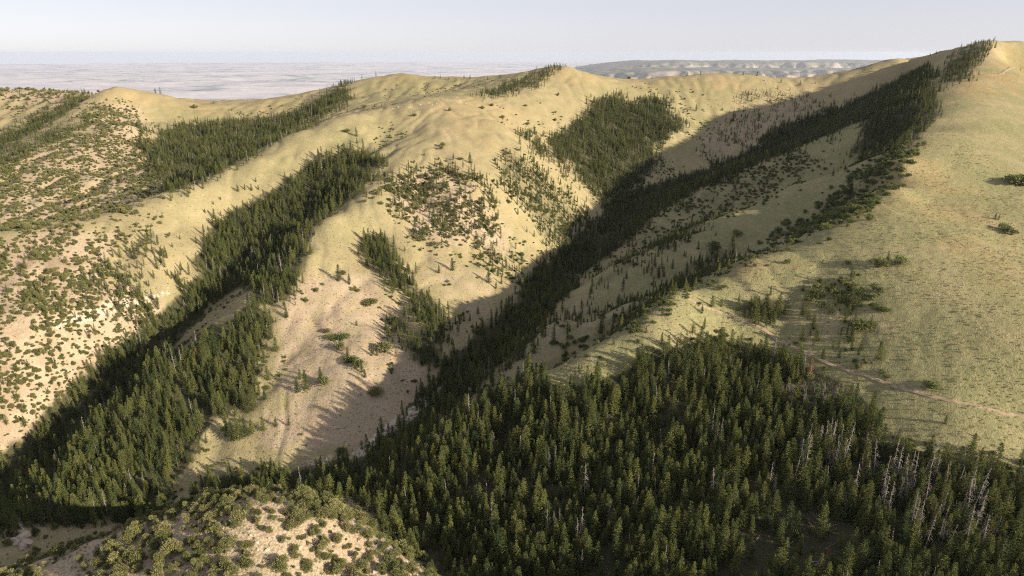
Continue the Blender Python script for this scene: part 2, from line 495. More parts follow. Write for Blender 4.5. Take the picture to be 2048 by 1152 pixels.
def foliage_material(name, dark, light, trans=0.25):
    m, nt, out = new_mat(name)
    oi = N(nt, 'ShaderNodeObjectInfo')
    geo = N(nt, 'ShaderNodeNewGeometry')
    at = N(nt, 'ShaderNodeAttribute', attribute_name='tint')
    col = mixc(nt, oi.outputs['Random'], dark, light)
    r2 = mth(nt, 'FRACT', mth(nt, 'MULTIPLY', oi.outputs['Random'], 7.31))
    col = mixc(nt, mth(nt, 'MULTIPLY', r2, .2), col, (light[0] * 1.15, light[1] * .95, light[2] * .9))
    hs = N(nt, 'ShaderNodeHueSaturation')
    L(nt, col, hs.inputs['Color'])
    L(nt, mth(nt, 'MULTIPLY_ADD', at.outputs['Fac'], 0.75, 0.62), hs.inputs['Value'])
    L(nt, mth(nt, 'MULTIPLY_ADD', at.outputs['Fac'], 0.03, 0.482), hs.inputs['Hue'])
    d = N(nt, 'ShaderNodeBsdfDiffuse'); L(nt, hs.outputs[0], d.inputs['Color'])
    t = N(nt, 'ShaderNodeBsdfTranslucent'); L(nt, hs.outputs[0], t.inputs['Color'])
    mx = N(nt, 'ShaderNodeMixShader'); mx.inputs[0].default_value = trans
    L(nt, d.outputs[0], mx.inputs[1]); L(nt, t.outputs[0], mx.inputs[2])
    L(nt, mx.outputs[0], out.inputs['Surface'])
    return m

def plain_material(name, a, b, scale=3.0, rough=0.9, bump=0.3, bdist=0.05):
    m, nt, out = new_mat(name)
    bs = N(nt, 'ShaderNodeBsdfPrincipled')
    bs.inputs['Roughness'].default_value = rough
    bs.inputs['Specular IOR Level'].default_value = 0.1
    tc = N(nt, 'ShaderNodeTexCoord')
    nz = noise(nt, tc.outputs['Object'], scale, 6, 0.65)
    L(nt, mixc(nt, ramp(nt, nz, 0.35, 0.68), a, b), bs.inputs['Base Color'])
    bp = N(nt, 'ShaderNodeBump'); bp.inputs['Strength'].default_value = bump; bp.inputs['Distance'].default_value = bdist
    L(nt, nz, bp.inputs['Height']); L(nt, bp.outputs[0], bs.inputs['Normal'])
    L(nt, bs.outputs[0], out.inputs['Surface'])
    return m

M = {}
M['ground'] = ground_material()
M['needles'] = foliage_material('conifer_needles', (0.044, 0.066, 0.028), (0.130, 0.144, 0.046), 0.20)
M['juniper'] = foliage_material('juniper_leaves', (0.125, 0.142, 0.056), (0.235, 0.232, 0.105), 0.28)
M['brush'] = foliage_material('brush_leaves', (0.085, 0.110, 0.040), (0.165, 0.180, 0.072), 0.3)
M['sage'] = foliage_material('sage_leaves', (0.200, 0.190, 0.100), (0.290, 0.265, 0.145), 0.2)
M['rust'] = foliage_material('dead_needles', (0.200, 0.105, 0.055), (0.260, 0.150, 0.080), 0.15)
M['bark'] = plain_material('bark', (0.085, 0.066, 0.050), (0.150, 0.125, 0.100), 4.0)
M['grey_wood'] = plain_material('weathered_wood', (0.165, 0.148, 0.128), (0.265, 0.240, 0.210), 3.0)
M['rock'] = plain_material('limestone', (0.330, 0.270, 0.200), (0.500, 0.430, 0.340), 0.5, 0.95, 0.8, 0.3)
M['red_rock'] = plain_material('red_rock', (0.330, 0.190, 0.120), (0.460, 0.300, 0.205), 0.5, 0.95, 0.8, 0.3)
M['dirt'] = plain_material('track_dirt', (0.225, 0.168, 0.108), (0.340, 0.275, 0.185), 0.35, 0.95, 0.5, 0.1)

def tag(o, label, cat, group=None, kind=None):
    if label: o['label'] = label
    if cat: o['category'] = cat
    if group: o['group'] = group
    if kind: o['kind'] = kind
    return o

def mesh_obj(name, me, mat, parent=None):
    o = bpy.data.objects.new(name, me)
    COL.objects.link(o)
    if mat is not None and len(me.materials) == 0:
        me.materials.append(mat)
    if parent is not None:
        o.parent = parent
    return o

def grid_mesh(name, X, Y, Z, wrap=False):
    nr, nc = X.shape
    v = np.stack([X, Y, Z], -1).reshape(-1, 3).astype(np.float32)
    idx = np.arange(nr * nc).reshape(nr, nc)
    a = idx[:-1, :-1]; b = idx[:-1, 1:]; c = idx[1:, 1:]; d = idx[1:, :-1]
    q = np.stack([a, d, c, b], -1).reshape(-1, 4)
    me = bpy.data.meshes.new(name)
    me.vertices.add(len(v)); me.vertices.foreach_set('co', v.ravel())
    me.loops.add(q.size); me.loops.foreach_set('vertex_index', q.ravel().astype(np.int32))
    me.polygons.add(len(q))
    me.polygons.foreach_set('loop_start', np.arange(0, q.size, 4, dtype=np.int32))
    me.polygons.foreach_set('loop_total', np.full(len(q), 4, np.int32))
    me.polygons.foreach_set('use_smooth', np.ones(len(q), bool))
    me.update(calc_edges=True)
    me.validate()
    return me

def set_color(me, name, rgba):
    a = me.attributes.new(name, 'FLOAT_COLOR', 'POINT')
    a.data.foreach_set('color', rgba.astype(np.float32).ravel())

# ---------------------------------------------------------------- zones read off the photograph (polygons of photo pixels)
SOIL = [
    (1.0, [(-200, 480), (0, 480), (130, 455), (230, 480), (180, 560), (300, 590), (340, 640), (240, 690), (160, 800), (90, 870), (0, 930), (-200, 1000)]),
    (0.75, [(0, 350), (60, 300), (140, 270), (200, 200), (290, 215), (300, 300), (330, 385), (270, 410), (0, 455), (-100, 470)]),
    (0.8, [(545, 600), (640, 545), (720, 540), (830, 640), (880, 760), (800, 850), (700, 900), (560, 920), (500, 880), (560, 790)]),
    (0.9, [(780, 370), (860, 330), (940, 380), (1020, 480), (1000, 520), (900, 480), (820, 470)]),
    (0.55, [(820, 480), (1010, 560), (960, 660), (860, 560)]),
    (1.0, [(0, 1152), (100, 1100), (300, 1030), (420, 970), (560, 950), (700, 980), (800, 1060), (900, 1152), (900, 1400), (0, 1400)]),
    (0.8, [(0, 165), (100, 165), (190, 190), (150, 215), (0, 210)]),
    (0.5, [(1380, 300), (1480, 200), (1640, 190), (1560, 260), (1420, 340)]),
    (0.45, [(1060, 640), (1240, 600), (1250, 625), (1080, 720)]),
]
ROCK = [
    (0.5, [(100, 640), (190, 610), (230, 595), (290, 590), (340, 575), (345, 590), (240, 620), (180, 650), (110, 660)]),
    (0.55, [(700, 905), (790, 835), (885, 765), (895, 780), (800, 860), (715, 920)]),
    (0.4, [(600, 920), (700, 900), (700, 920), (610, 935)]),
    (0.5, [(0, 990), (40, 1000), (50, 1070), (0, 1090)]),
    (0.35, [(680, 1000), (760, 1060), (840, 1130), (800, 1152), (720, 1080), (650, 1010)]),
    (0.3, [(1790, 300), (1830, 280), (1840, 310), (1800, 340), (1770, 380)]),
    (0.3, [(770, 215), (890, 195), (930, 200), (860, 225)]),
]
GREEN = [
    (1.0, [(1060, 720), (1150, 590), (1254, 483), (1379, 389), (1617, 285), (1790, 205), (1812, 292), (1772, 372), (1650, 458), (1350, 580), (1290, 632)]),  # shaded flank: sage-green turf, with extra shade put into its colour
    (1.0, [(1350, 580), (1500, 515), (1650, 460), (1720, 440), (1800, 520), (1960, 480), (2048, 560), (2300, 560), (2300, 1400), (850, 1400), (850, 1000), (1050, 760), (1180, 700), (1290, 630)]),
    (0.8, [(1800, 300), (1880, 200), (2048, 90), (2300, 90), (2300, 560), (2048, 560), (1960, 480), (1800, 520), (1720, 440)]),
    (0.5, [(700, 150), (1120, 140), (1000, 190), (850, 195), (700, 215)]),
    (0.45, [(300, 210), (600, 205), (640, 220), (500, 240), (310, 270)]),
    (0.5, [(1180, 170), (1560, 170), (1480, 290), (1300, 350), (1370, 250), (1340, 195), (1180, 195)]),
    (0.4, [(430, 300), (640, 260), (800, 240), (760, 300), (640, 310), (450, 430), (300, 420)]),
    (0.35, [(940, 440), (990, 440), (1040, 520), (1000, 520)]),
    (0.5, [(620, 440), (760, 390), (760, 450), (640, 520)]),
]
RUST = [
    (0.48, [(150, 180), (230, 165), (330, 190), (420, 210), (600, 200), (600, 215), (400, 230), (260, 190)]),
    (0.48, [(720, 160), (800, 143), (900, 158), (800, 172)]),
    (0.48, [(1060, 150), (1130, 128), (1250, 158), (1540, 148), (1600, 168), (1500, 178), (1200, 172)]),
    (0.54, [(1870, 210), (1960, 130), (2048, 85), (2200, 85), (2200, 170), (2048, 170), (1980, 190)]),
    (0.42, [(1800, 300), (1850, 290), (1960, 420), (2048, 500), (2048, 620), (1960, 560), (1800, 420), (1680, 470)]),
    (0.30, [(820, 200), (960, 192), (1060, 230), (1000, 300), (900, 260)]),
    (0.36, [(1400, 540), (1520, 505), (1620, 520), (1480, 560)]),
]
FORESTS = [  # density per square metre, mean height, share of snags, polygon
    ('right slope', 0.042, 14.5, 0.055, [(1290, 708), (1400, 676), (1490, 688), (1560, 704), (1640, 738), (1700, 770), (1740, 800), (1745, 880), (1850, 915), (1950, 935), (2048, 940), (2300, 960), (2700, 1010), (2700, 1700), (860, 1700), (860, 1152), (800, 1070), (770, 990), (830, 900), (940, 810), (1030, 770), (1060, 740), (1130, 790), (1200, 755), (1280, 730)]),
    ('left slope', 0.040, 14.0, 0.04, [(520, 600), (535, 660), (508, 740), (510, 800), (420, 840), (390, 890), (360, 950), (300, 1030), (0, 1060), (-200, 1060), (-200, 990), (0, 950), (60, 890), (140, 820), (250, 735), (340, 700), (400, 660), (470, 640), (500, 610)]),
    ('left ravine', 0.036, 12.5, 0.05, [(385, 520), (500, 500), (560, 490), (600, 560), (560, 610), (505, 600), (505, 570), (430, 600), (340, 690), (200, 770), (100, 860), (20, 945), (-200, 1050), (-200, 960), (0, 915), (100, 815), (200, 715), (310, 630), (390, 560)]),
    ('centre strip', 0.037, 11.8, 0.06, [(650, 305), (720, 295), (768, 322), (745, 360), (690, 400), (640, 430), (612, 480), (600, 560), (560, 610), (510, 610), (500, 560), (390, 560), (385, 520), (440, 430), (520, 400), (560, 370), (600, 340)]),
    ('left thin wood', 0.018, 11.0, 0.10, [(180, 530), (250, 500), (300, 470), (330, 480), (320, 520), (350, 545), (390, 540), (390, 570), (310, 640), (200, 640)]),
    ('far left valley', 0.028, 10.8, 0.08, [(310, 275), (340, 255), (420, 240), (520, 238), (600, 222), (640, 192), (700, 160), (700, 200), (640, 235), (560, 272), (500, 312), (430, 348), (380, 378), (330, 385), (310, 340), (290, 290)]),
    ('far left gully', 0.020, 11.0, 0.05, [(250, 240), (295, 255), (305, 300), (322, 382), (300, 340), (275, 290)]),
    ('far left strip', 0.024, 8.5, 0.03, [(0, 262), (80, 222), (170, 185), (180, 192), (100, 245), (0, 300), (-100, 340), (-100, 300)]),
    ('far left strip low', 0.020, 8.0, 0.03, [(-100, 350), (0, 300), (100, 255), (180, 225), (180, 240), (100, 290), (50, 318), (0, 330), (-100, 370)]),
    ('ridge strip', 0.026, 8.2, 0.03, [(945, 184), (1000, 175), (1060, 150), (1118, 126), (1130, 134), (1060, 175), (1010, 190), (960, 192)]),
    ('far bowl', 0.033, 11.2, 0.10, [(1172, 202), (1235, 187), (1258, 212), (1278, 200), (1343, 194), (1332, 215), (1372, 246), (1366, 262), (1322, 282), (1318, 325), (1290, 362), (1210, 405), (1175, 375), (1150, 345), (1098, 302), (1096, 264), (1140, 258), (1145, 232), (1180, 228)]),
    ('far bowl edge', 0.016, 11.0, 0.05, [(1035, 258), (1080, 262), (1120, 310), (1160, 370), (1110, 330), (1060, 295)]),
    ('canyon', 0.036, 12.0, 0.05, [(1560, 250), (1700, 205), (1850, 132), (1880, 150), (1780, 215), (1700, 245), (1617, 283), (1492, 337), (1379, 387), (1296, 437), (1254, 483), (1180, 540), (1100, 620), (1050, 700), (960, 770), (860, 860), (780, 960), (700, 925), (770, 870), (870, 740), (960, 655), (1030, 605), (1050, 550), (1130, 490), (1200, 430), (1220, 390), (1300, 372), (1400, 340), (1500, 300)]),
    ('ridge crest', 0.034, 10.5, 0.04, [(1755, 205), (1830, 165), (1872, 165), (1872, 225), (1835, 268), (1800, 292), (1745, 310), (1700, 310), (1720, 260)]),
    ('crest top', 0.028, 8.2, 0.04, [(1865, 185), (1900, 118), (1950, 88), (1992, 78), (1955, 128), (1950, 148), (1900, 160)]),
    ('small grove', 0.045, 12.0, 0.04, [(728, 465), (770, 468), (800, 510), (828, 575), (790, 582), (745, 535), (725, 500)]),
    ('gully grove', 0.030, 12.5, 0.12, [(800, 565), (850, 575), (900, 625), (905, 665), (880, 700), (850, 660), (820, 620)]),
    ('gully foot', 0.030, 11.0, 0.05, [(770, 620), (830, 650), (890, 690), (880, 735), (840, 735), (790, 680)]),
    ('red slope', 0.016, 9.5, 0.08, [(780, 345), (900, 320), (965, 350), (1000, 400), (1015, 450), (985, 480), (1010, 520), (940, 470), (850, 490), (800, 440), (770, 400)]),
    ('rib wood', 0.024, 9.5, 0.10, [(1005, 300), (1060, 310), (1130, 370), (1190, 430), (1185, 450), (1100, 500), (1050, 430), (990, 350)]),
    ('rib foot', 0.018, 11.0, 0.05, [(960, 470), (1010, 480), (1060, 540), (1040, 560), (990, 530)]),
    ('sparse bowl', 0.009, 7.5, 0.03, [(1390, 290), (1450, 250), (1470, 180), (1560, 180), (1640, 180), (1680, 200), (1560, 245), (1500, 290), (1410, 330)]),
    ('foot row', 0.050, 12.5, 0.06, [(395, 960), (420, 945), (560, 940), (700, 915), (740, 930), (740, 1000), (560, 985), (400, 1010)]),
    ('ridge flank', 0.0015, 7.0, 0.02, [(1254, 483), (1379, 389), (1492, 339), (1617, 285), (1700, 250), (1700, 330), (1587, 365), (1471, 421), (1321, 487), (1200, 550)]),
    ('spur groups', 0.007, 9.0, 0.02, [(1100, 640), (1242, 522), (1330, 500), (1440, 480), (1380, 550), (1250, 610), (1100, 700)]),
    ('open right', 0.0045, 7.5, 0.0, [(1110, 700), (1290, 640), (1420, 620), (1500, 655), (1290, 700), (1130, 790), (1060, 750)]),
    ('right clumps', 0.030, 12.0, 0.0, [(1470, 600), (1570, 590), (1580, 630), (1560, 655), (1490, 640)]),
    ('right clumps', 0.010, 9.0, 0.0, [(1590, 640), (1640, 640), (1760, 700), (1790, 760), (1740, 790), (1660, 720)]),
    ('left slope trees', 0.005, 8.5, 0.08, [(-200, 520), (100, 480), (190, 530), (300, 600), (340, 640), (240, 690), (160, 800), (90, 870), (0, 930), (-200, 1000)]),
    ('right slope', 0.036, 13.0, 0.05, [(690, 930), (800, 890), (860, 1000), (880, 1160), (800, 1090), (735, 1000)]),
    ('right clumps', 0.007, 10.0, 0.0, [(1600, 580), (1720, 540), (1770, 620), (1700, 690), (1600, 640)]),
    ('spur gullies', 0.022, 8.5, 0.02, [(1180, 560), (1260, 500), (1330, 468), (1400, 428), (1440, 440), (1340, 495), (1270, 530), (1190, 590)]),
    ('spur gullies', 0.026, 9.5, 0.02, [(1200, 640), (1290, 590), (1380, 530), (1450, 488), (1485, 500), (1400, 552), (1300, 612), (1200, 665)]),
    ('edge wood', 0.030, 8.5, 0.0, [(1840, 905), (1900, 900), (2048, 925), (2300, 950), (2300, 980), (2048, 950), (1900, 935)]),
]
JUNIPERS = [  # density, mean size, polygon
    ('knoll', 0.088, 3.1, [(-100, 1200), (60, 1125), (170, 1090), (300, 1040), (420, 970), (560, 955), (690, 985), (790, 1060), (880, 1130), (900, 1152), (900, 1500), (-100, 1500)]),
    ('left slope', 0.066, 3.1, [(-200, 480), (0, 475), (150, 450), (320, 430), (320, 445), (230, 480), (190, 530), (300, 600), (340, 640), (240, 690), (160, 800), (90, 870), (0, 930), (-200, 1000)]),
    ('far left face', 0.038, 3.1, [(60, 300), (140, 260), (190, 205), (260, 205), (300, 290), (330, 385), (270, 410), (150, 435), (0, 460), (-100, 470), (-100, 360)]),
    ('far left hill', 0.012, 4.5, [(-50, 165), (100, 165), (190, 185), (150, 210), (-50, 215)]),
    ('ridge end', 0.02, 4.6, [(0, 450), (120, 435), (250, 405), (320, 420), (320, 440), (200, 470), (0, 490)]),
    ('red slope', 0.020, 4.2, [(780, 345), (900, 320), (965, 350), (1010, 420), (985, 480), (1010, 520), (940, 480), (850, 490), (770, 430), (740, 400)]),
    ('nose', 0.0045, 3.4, [(590, 560), (680, 530), (730, 570), (690, 600), (600, 610)]),
    ('shade', 0.016, 4.4, [(0, 1060), (100, 1070), (300, 1050), (260, 1080), (170, 1120), (60, 1152), (0, 1152)]),
    ('foot row', 0.012, 4.0, [(560, 930), (740, 900), (760, 960), (560, 985)]),
]
BRUSH = [
    ('crest', 0.060, 3.0, [(1800, 290), (1830, 270), (1790, 360), (1720, 420), (1640, 455), (1560, 485), (1540, 480), (1640, 430), (1690, 370), (1740, 310)]),
    ('crest low', 0.055, 2.1, [(1345, 580), (1460, 520), (1560, 480), (1570, 488), (1480, 530), (1360, 585), (1300, 640), (1180, 705), (1060, 765), (1050, 740), (1180, 670), (1270, 610)]),
    ('flank', 0.028, 1.9, [(1254, 483), (1379, 389), (1492, 339), (1617, 285), (1660, 330), (1587, 365), (1471, 421), (1321, 487), (1200, 550)]),
    ('canyon bank', 0.022, 2.2, [(880, 850), (960, 780), (1060, 700), (1150, 640), (1200, 610), (1110, 690), (1040, 750), (950, 830), (880, 900)]),
    ('rib', 0.020, 2.2, [(1000, 300), (1040, 310), (1130, 380), (1180, 440), (1120, 480), (1060, 440), (1000, 370)]),
    ('red gully', 0.022, 1.9, [(780, 380), (860, 340), (960, 380), (1010, 450), (1060, 530), (1020, 570), (930, 520), (840, 480)]),
    ('grove skirt', 0.020, 2.2, [(770, 570), (800, 570), (870, 650), (880, 700), (840, 660), (790, 600)]),
    ('nose gully', 0.012, 2.2, [(740, 600), (800, 640), (870, 730), (850, 740), (770, 660)]),
    ('right clumps', 0.035, 2.8, [(1640, 560), (1730, 540), (1760, 620), (1720, 630), (1640, 610)]),
    ('right low', 0.020, 2.0, [(1600, 690), (1700, 690), (1790, 760), (1740, 780), (1660, 730)]),
    ('forest edge', 0.020, 2.4, [(1680, 770), (1740, 790), (1750, 880), (1700, 880), (1690, 800)]),
    ('strip edge', 0.020, 2.0, [(600, 480), (625, 470), (610, 560), (570, 610), (560, 600), (600, 550)]),
    ('strip shelf', 0.020, 2.0, [(440, 590), (500, 560), (510, 570), (450, 600), (370, 670), (350, 670)]),
    ('left slope', 0.024, 1.7, [(-200, 480), (0, 475), (150, 450), (230, 480), (190, 530), (300, 600), (340, 640), (240, 690), (160, 800), (90, 870), (0, 930), (-200, 1000)]),
    ('far left face', 0.016, 1.8, [(60, 300), (140, 260), (190, 205), (260, 205), (300, 290), (330, 385), (270, 410), (150, 435), (0, 460), (-100, 470), (-100, 360)]),
    ('understory', 0.030, 1.9, FORESTS[0][4]),
    ('understory', 0.024, 1.8, FORESTS[1][4]),
    ('gully', 0.0, 1.7, [(0, 0), (1, 0), (0, 1)]),
]
ALLPOLY = {'soil': SOIL, 'rock': ROCK, 'green': GREEN, 'rust': RUST}

# ---------------------------------------------------------------- ground sheet
def layer(px, py, seen, jx, jy, zones, soft=14.0):
    v = np.zeros(px.shape)
    for w, poly in zones:
        acc = np.zeros(px.shape)
        for kx, ky in ((0, 0), (-1, -.4), (.4, -1), (1, .4), (-.4, 1), (-1.6, .9), (1.6, -.9)):
            acc += in_poly(px + jx + kx * soft, py + jy + ky * soft * 0.6, poly)
        v = np.maximum(v, w * acc / 7.0)
    return v * seen

tx, ty, tz = TX.ravel(), TY.ravel(), TZ.ravel()
ppx, ppy, pdd = proj(tx, ty, tz)
SEEN = ((TZ / RR) >= RUN - 0.02).ravel() & (ty > 20)
jx = 14 * fbm(tx / 25, ty / 25, 3, 50); jy = 9 * fbm(tx / 25, ty / 25, 3, 51)
zone = np.zeros((len(tx), 4)); turf = np.zeros((len(tx), 4))
near = SEEN & (np.hypot(tx, ty) < 2600)
ni = np.nonzero(near)[0]
a_, b_, c_, d_ = ppx[ni], ppy[ni], jx[ni], jy[ni]
one = np.ones(len(ni))
zone[ni, 0] = layer(a_, b_, one, c_ * 1.6, d_ * 1.6, SOIL)
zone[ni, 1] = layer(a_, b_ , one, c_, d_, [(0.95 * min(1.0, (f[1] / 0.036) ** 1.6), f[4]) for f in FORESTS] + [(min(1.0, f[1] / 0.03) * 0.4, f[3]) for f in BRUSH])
zone[ni, 2] = layer(a_, b_, one, c_ * 0.5, d_ * 0.5, ROCK, 4.0)
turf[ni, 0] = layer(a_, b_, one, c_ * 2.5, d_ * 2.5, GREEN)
turf[ni, 1] = layer(a_, b_, one, c_ * 2.5, d_ * 2.5, RUST)
turf[:, 2] = np.clip(1.2 - np.hypot(tx, ty) / 900, 0, 1)
turf[:, 3] = 1
dist_ = np.hypot(tx, ty)
zone[:, 3] = np.clip((-tz - 520) / 150, 0, 1) * (dist_ > 2200)
me = grid_mesh('terrain', TX, TY, TZ)
set_color(me, 'zone', zone)
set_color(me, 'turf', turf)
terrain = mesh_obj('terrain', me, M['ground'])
tag(terrain, 'grassy mountain ridges and canyon slopes falling to a dry plain', 'terrain', kind='structure')
#@@VEG
# ---------------------------------------------------------------- plant meshes
def tri_mesh(name, V, F, tint=None, smooth=False):
    me = bpy.data.meshes.new(name)
    V = np.asarray(V, np.float32); F = np.asarray(F, np.int32)
    me.vertices.add(len(V)); me.vertices.foreach_set('co', V.ravel())
    me.loops.add(F.size); me.loops.foreach_set('vertex_index', F.ravel())
    me.polygons.add(len(F))
    me.polygons.foreach_set('loop_start', np.arange(0, F.size, 3, dtype=np.int32))
    me.polygons.foreach_set('loop_total', np.full(len(F), 3, np.int32))
    if smooth: me.polygons.foreach_set('use_smooth', np.ones(len(F), bool))
    me.update(calc_edges=True)
    if tint is not None:
        a = me.attributes.new('tint', 'FLOAT', 'POINT')
        a.data.foreach_set('value', np.asarray(tint, np.float32))
    return me

def tube(V, F, pts, rad, sides=5):
    """tapered tube along pts"""
    base = len(V)
    n = len(pts)
    for i, (p, r) in enumerate(zip(pts, rad)):
        d = Vector(pts[min(i + 1, n - 1)]) - Vector(pts[max(i - 1, 0)])
        d.normalize()
        u = d.orthogonal().normalized(); w = d.cross(u)
        for k in range(sides):
            a = 2 * math.pi * k / sides
            q = Vector(p) + u * (math.cos(a) * r) + w * (math.sin(a) * r)
            V.append((q.x, q.y, q.z))
    for i in range(n - 1):
        for k in range(sides):
            a = base + i * sides + k; b = base + i * sides + (k + 1) % sides
            c = a + sides; d = b + sides
            F.append((a, b, d)); F.append((a, d, c))

def leaf(V, F, T, p, d, ln, wd, tint, rr):
    """one pointed spray of needles or leaves"""
    d = Vector(d).normalized()
    u = d.cross(Vector((rr.uniform(-1, 1), rr.uniform(-1, 1), rr.uniform(-1, 1))))
    if u.length < 1e-3: u = d.orthogonal()
    u.normalize()
    p = Vector(p); b = len(V)
    for q in (p - u * wd * .5, p + u * wd * .5, p + d * ln):
        V.append((q.x, q.y, q.z)); T.append(tint)
    F.append((b, b + 1, b + 2))

def conifer_meshes(seed, h=14.0, rmax=2.0, bare=0.12, narrow=0.85, gap=0.12, dens=1.0):
    rr = random.Random(seed)
    V, F = [], []
    bend = (rr.uniform(-.25, .25), rr.uniform(-.25, .25))
    pts = [(bend[0] * (t ** 2), bend[1] * (t ** 2), h * t - (0.5 if t == 0 else 0)) for t in (0, .2, .45, .7, .9, 1.0)]
    tube(V, F, pts, [.24, .19, .14, .085, .04, .015], 6)
    trunk = tri_mesh('conifer_trunk', V, F, smooth=True)
    V, F, T = [], [], []
    z = h * bare
    lop = rr.uniform(0, 6.28)
    while z < h * 0.985:
        t = (z - h * bare) / (h * (1 - bare))
        prof = min(1.0, 0.55 + t * 2.2) * (1 - t) ** narrow
        nb = rr.randint(5, 7) if t < .8 else rr.randint(3, 5)
        off = rr.uniform(0, 6.28)
        for b in range(nb):
            if rr.random() < gap: continue
            az = off + 6.283 * b / nb + rr.uniform(-.35, .35)
            ln = rmax * prof * rr.uniform(.6, 1.15) * (1 + .16 * math.cos(az - lop)) + .16
            el = -0.28 + 0.55 * t + rr.uniform(-.14, .14)
            dv = Vector((math.cos(az) * math.cos(el), math.sin(az) * math.cos(el), math.sin(el)))
            o = Vector((bend[0] * (z / h) ** 2, bend[1] * (z / h) ** 2, z))
            side = Vector((-math.sin(az), math.cos(az), 0))
            n = max(3, int(ln * 3.6 * dens))
            sh = rr.uniform(.25, 1)
            for k in range(n):
                f = (k + rr.uniform(.3, 1)) / n
                p = o + dv * (ln * f) + Vector((0, 0, -.22 * f * f * ln * .4)) + side * rr.uniform(-.2, .2) * ln * (1.1 - f)
                for q in (-1, 1):
                    dd = dv * rr.uniform(.5, 1.1) + side * q * rr.uniform(.15, .9) + Vector((0, 0, rr.uniform(-.45, .3)))
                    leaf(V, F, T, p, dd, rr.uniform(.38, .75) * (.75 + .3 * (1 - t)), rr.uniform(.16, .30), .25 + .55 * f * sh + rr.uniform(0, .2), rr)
        z += h * rr.uniform(.024, .036) * (1.1 - .35 * t)
    for k in range(10):
        leaf(V, F, T, (bend[0], bend[1], h * rr.uniform(.93, 1.0)), (rr.uniform(-.5, .5), rr.uniform(-.5, .5), 1), .5, .16, .7, rr)
    return trunk, tri_mesh('conifer_crown', V, F, T)

def bush_meshes(seed, w=4.0, h=3.6, lobes=11, leaves=85, lf=.42, stem=True, name='juniper'):
    rr = random.Random(seed)
    V, F = [], []
    cent = []
    for k in range(lobes):
        a = rr.uniform(0, 6.28); r = w * .5 * math.sqrt(rr.random()) * .72
        zz = h * rr.uniform(.28, .80) * (1 - .45 * (r / (w * .5)) ** 2)
        cent.append((Vector((math.cos(a) * r, math.sin(a) * r, zz)), rr.uniform(.17, .30) * w))
    cent[0] = (Vector((rr.uniform(-.1, .1) * w, rr.uniform(-.1, .1) * w, h * .76)), .24 * w)
    for c, r in cent[:6]:
        m = Vector((c.x * .35, c.y * .35, c.z * .5))
        tube(V, F, [(c.x * .05, c.y * .05, -.35), m, c], [.045 * w * .7, .028 * w * .7, .012 * w], 5)
    trunk = tri_mesh(name + '_trunk', V, F, smooth=True)
    V, F, T = [], [], []
    for c, r in cent:
        sh = rr.uniform(.2, 1)
        for k in range(leaves):
            d = Vector((rr.gauss(0, 1), rr.gauss(0, 1), rr.gauss(.15, 1))).normalized()
            q = r * (rr.random() ** .45)
            p = c + Vector((d.x * q, d.y * q, d.z * q * .82))
            if p.z < .12: p.z = rr.uniform(.1, .3)
            dd = d + Vector((rr.uniform(-.7, .7), rr.uniform(-.7, .7), rr.uniform(-.3, .8)))
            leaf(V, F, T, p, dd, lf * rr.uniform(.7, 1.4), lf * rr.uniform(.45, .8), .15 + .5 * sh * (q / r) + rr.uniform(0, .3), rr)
    return trunk, tri_mesh(name + '_crown', V, F, T)

def snag_meshes(seed, h=15.0, leany=0.03):
    rr = random.Random(seed)
    V, F = [], []
    lx, ly = rr.uniform(-leany, leany) * h, rr.uniform(-leany, leany) * h
    ax = lambda t: Vector((lx * t + .12 * math.sin(3 * t + seed), ly * t, h * t))
    tp = rr.choice((1.0, 1.0, .93))
    pts = [tuple(ax(t * tp) - Vector((0, 0, .5 if t == 0 else 0))) for t in (0, .25, .5, .75, 1)]
    tube(V, F, pts, [.17, .14, .105, .065, .025], 6)
    trunk = tri_mesh('snag_trunk', V, F, smooth=True)
    V, F = [], []
    for k in range(rr.randint(52, 78)):
        t = rr.uniform(.28, .97) * tp
        az = rr.uniform(0, 6.28)
        ln = (1.75 * (1 - t) + .35) * rr.uniform(.45, 1.15)
        p = ax(t)
        d = Vector((math.cos(az), math.sin(az), rr.uniform(-.35, .15)))
        m = p + d * ln * .55
        e = p + d * ln + Vector((0, 0, -ln * rr.uniform(.15, .5)))
        tube(V, F, [p, m, e], [.055, .042, .018], 3)
        if ln > .8:
            for q in range(2):
                s = m + (e - m) * rr.random()
                tube(V, F, [s, s + Vector((rr.uniform(-.4, .4), rr.uniform(-.4, .4), rr.uniform(-.45, .05)))], [.024, .010], 3)
    return trunk, tri_mesh('snag_branches', V, F)

def bare_aspen_meshes(seed, h=6.5):
    rr = random.Random(seed)
    V, F = [], []
    V2, F2 = [], []
    for k in range(rr.randint(7, 10)):
        a = rr.uniform(0, 6.28); sp = rr.uniform(.1, .9)
        hh = h * rr.uniform(.6, 1)
        lean = Vector((rr.uniform(-.9, -.1), rr.uniform(-.3, .5), 0)) * hh * .25
        p0 = Vector((math.cos(a) * sp, math.sin(a) * sp, -.3))
        p1 = p0 + lean * .3 + Vector((0, 0, hh * .5)); p2 = p0 + lean + Vector((0, 0, hh))
        tube(V, F, [p0, p1, p2], [.075, .055, .02], 4)
        for q in range(7):
            t = rr.uniform(.35, 1)
            s = p1 + (p2 - p1) * t
            e = s + Vector((rr.uniform(-.9, .6), rr.uniform(-.7, .7), rr.uniform(.2, 1.1)))
            tube(V2, F2, [s, e], [.03, .012], 3)
    return tri_mesh('aspen_stems', V, F, smooth=True), tri_mesh('aspen_twigs', V2, F2)

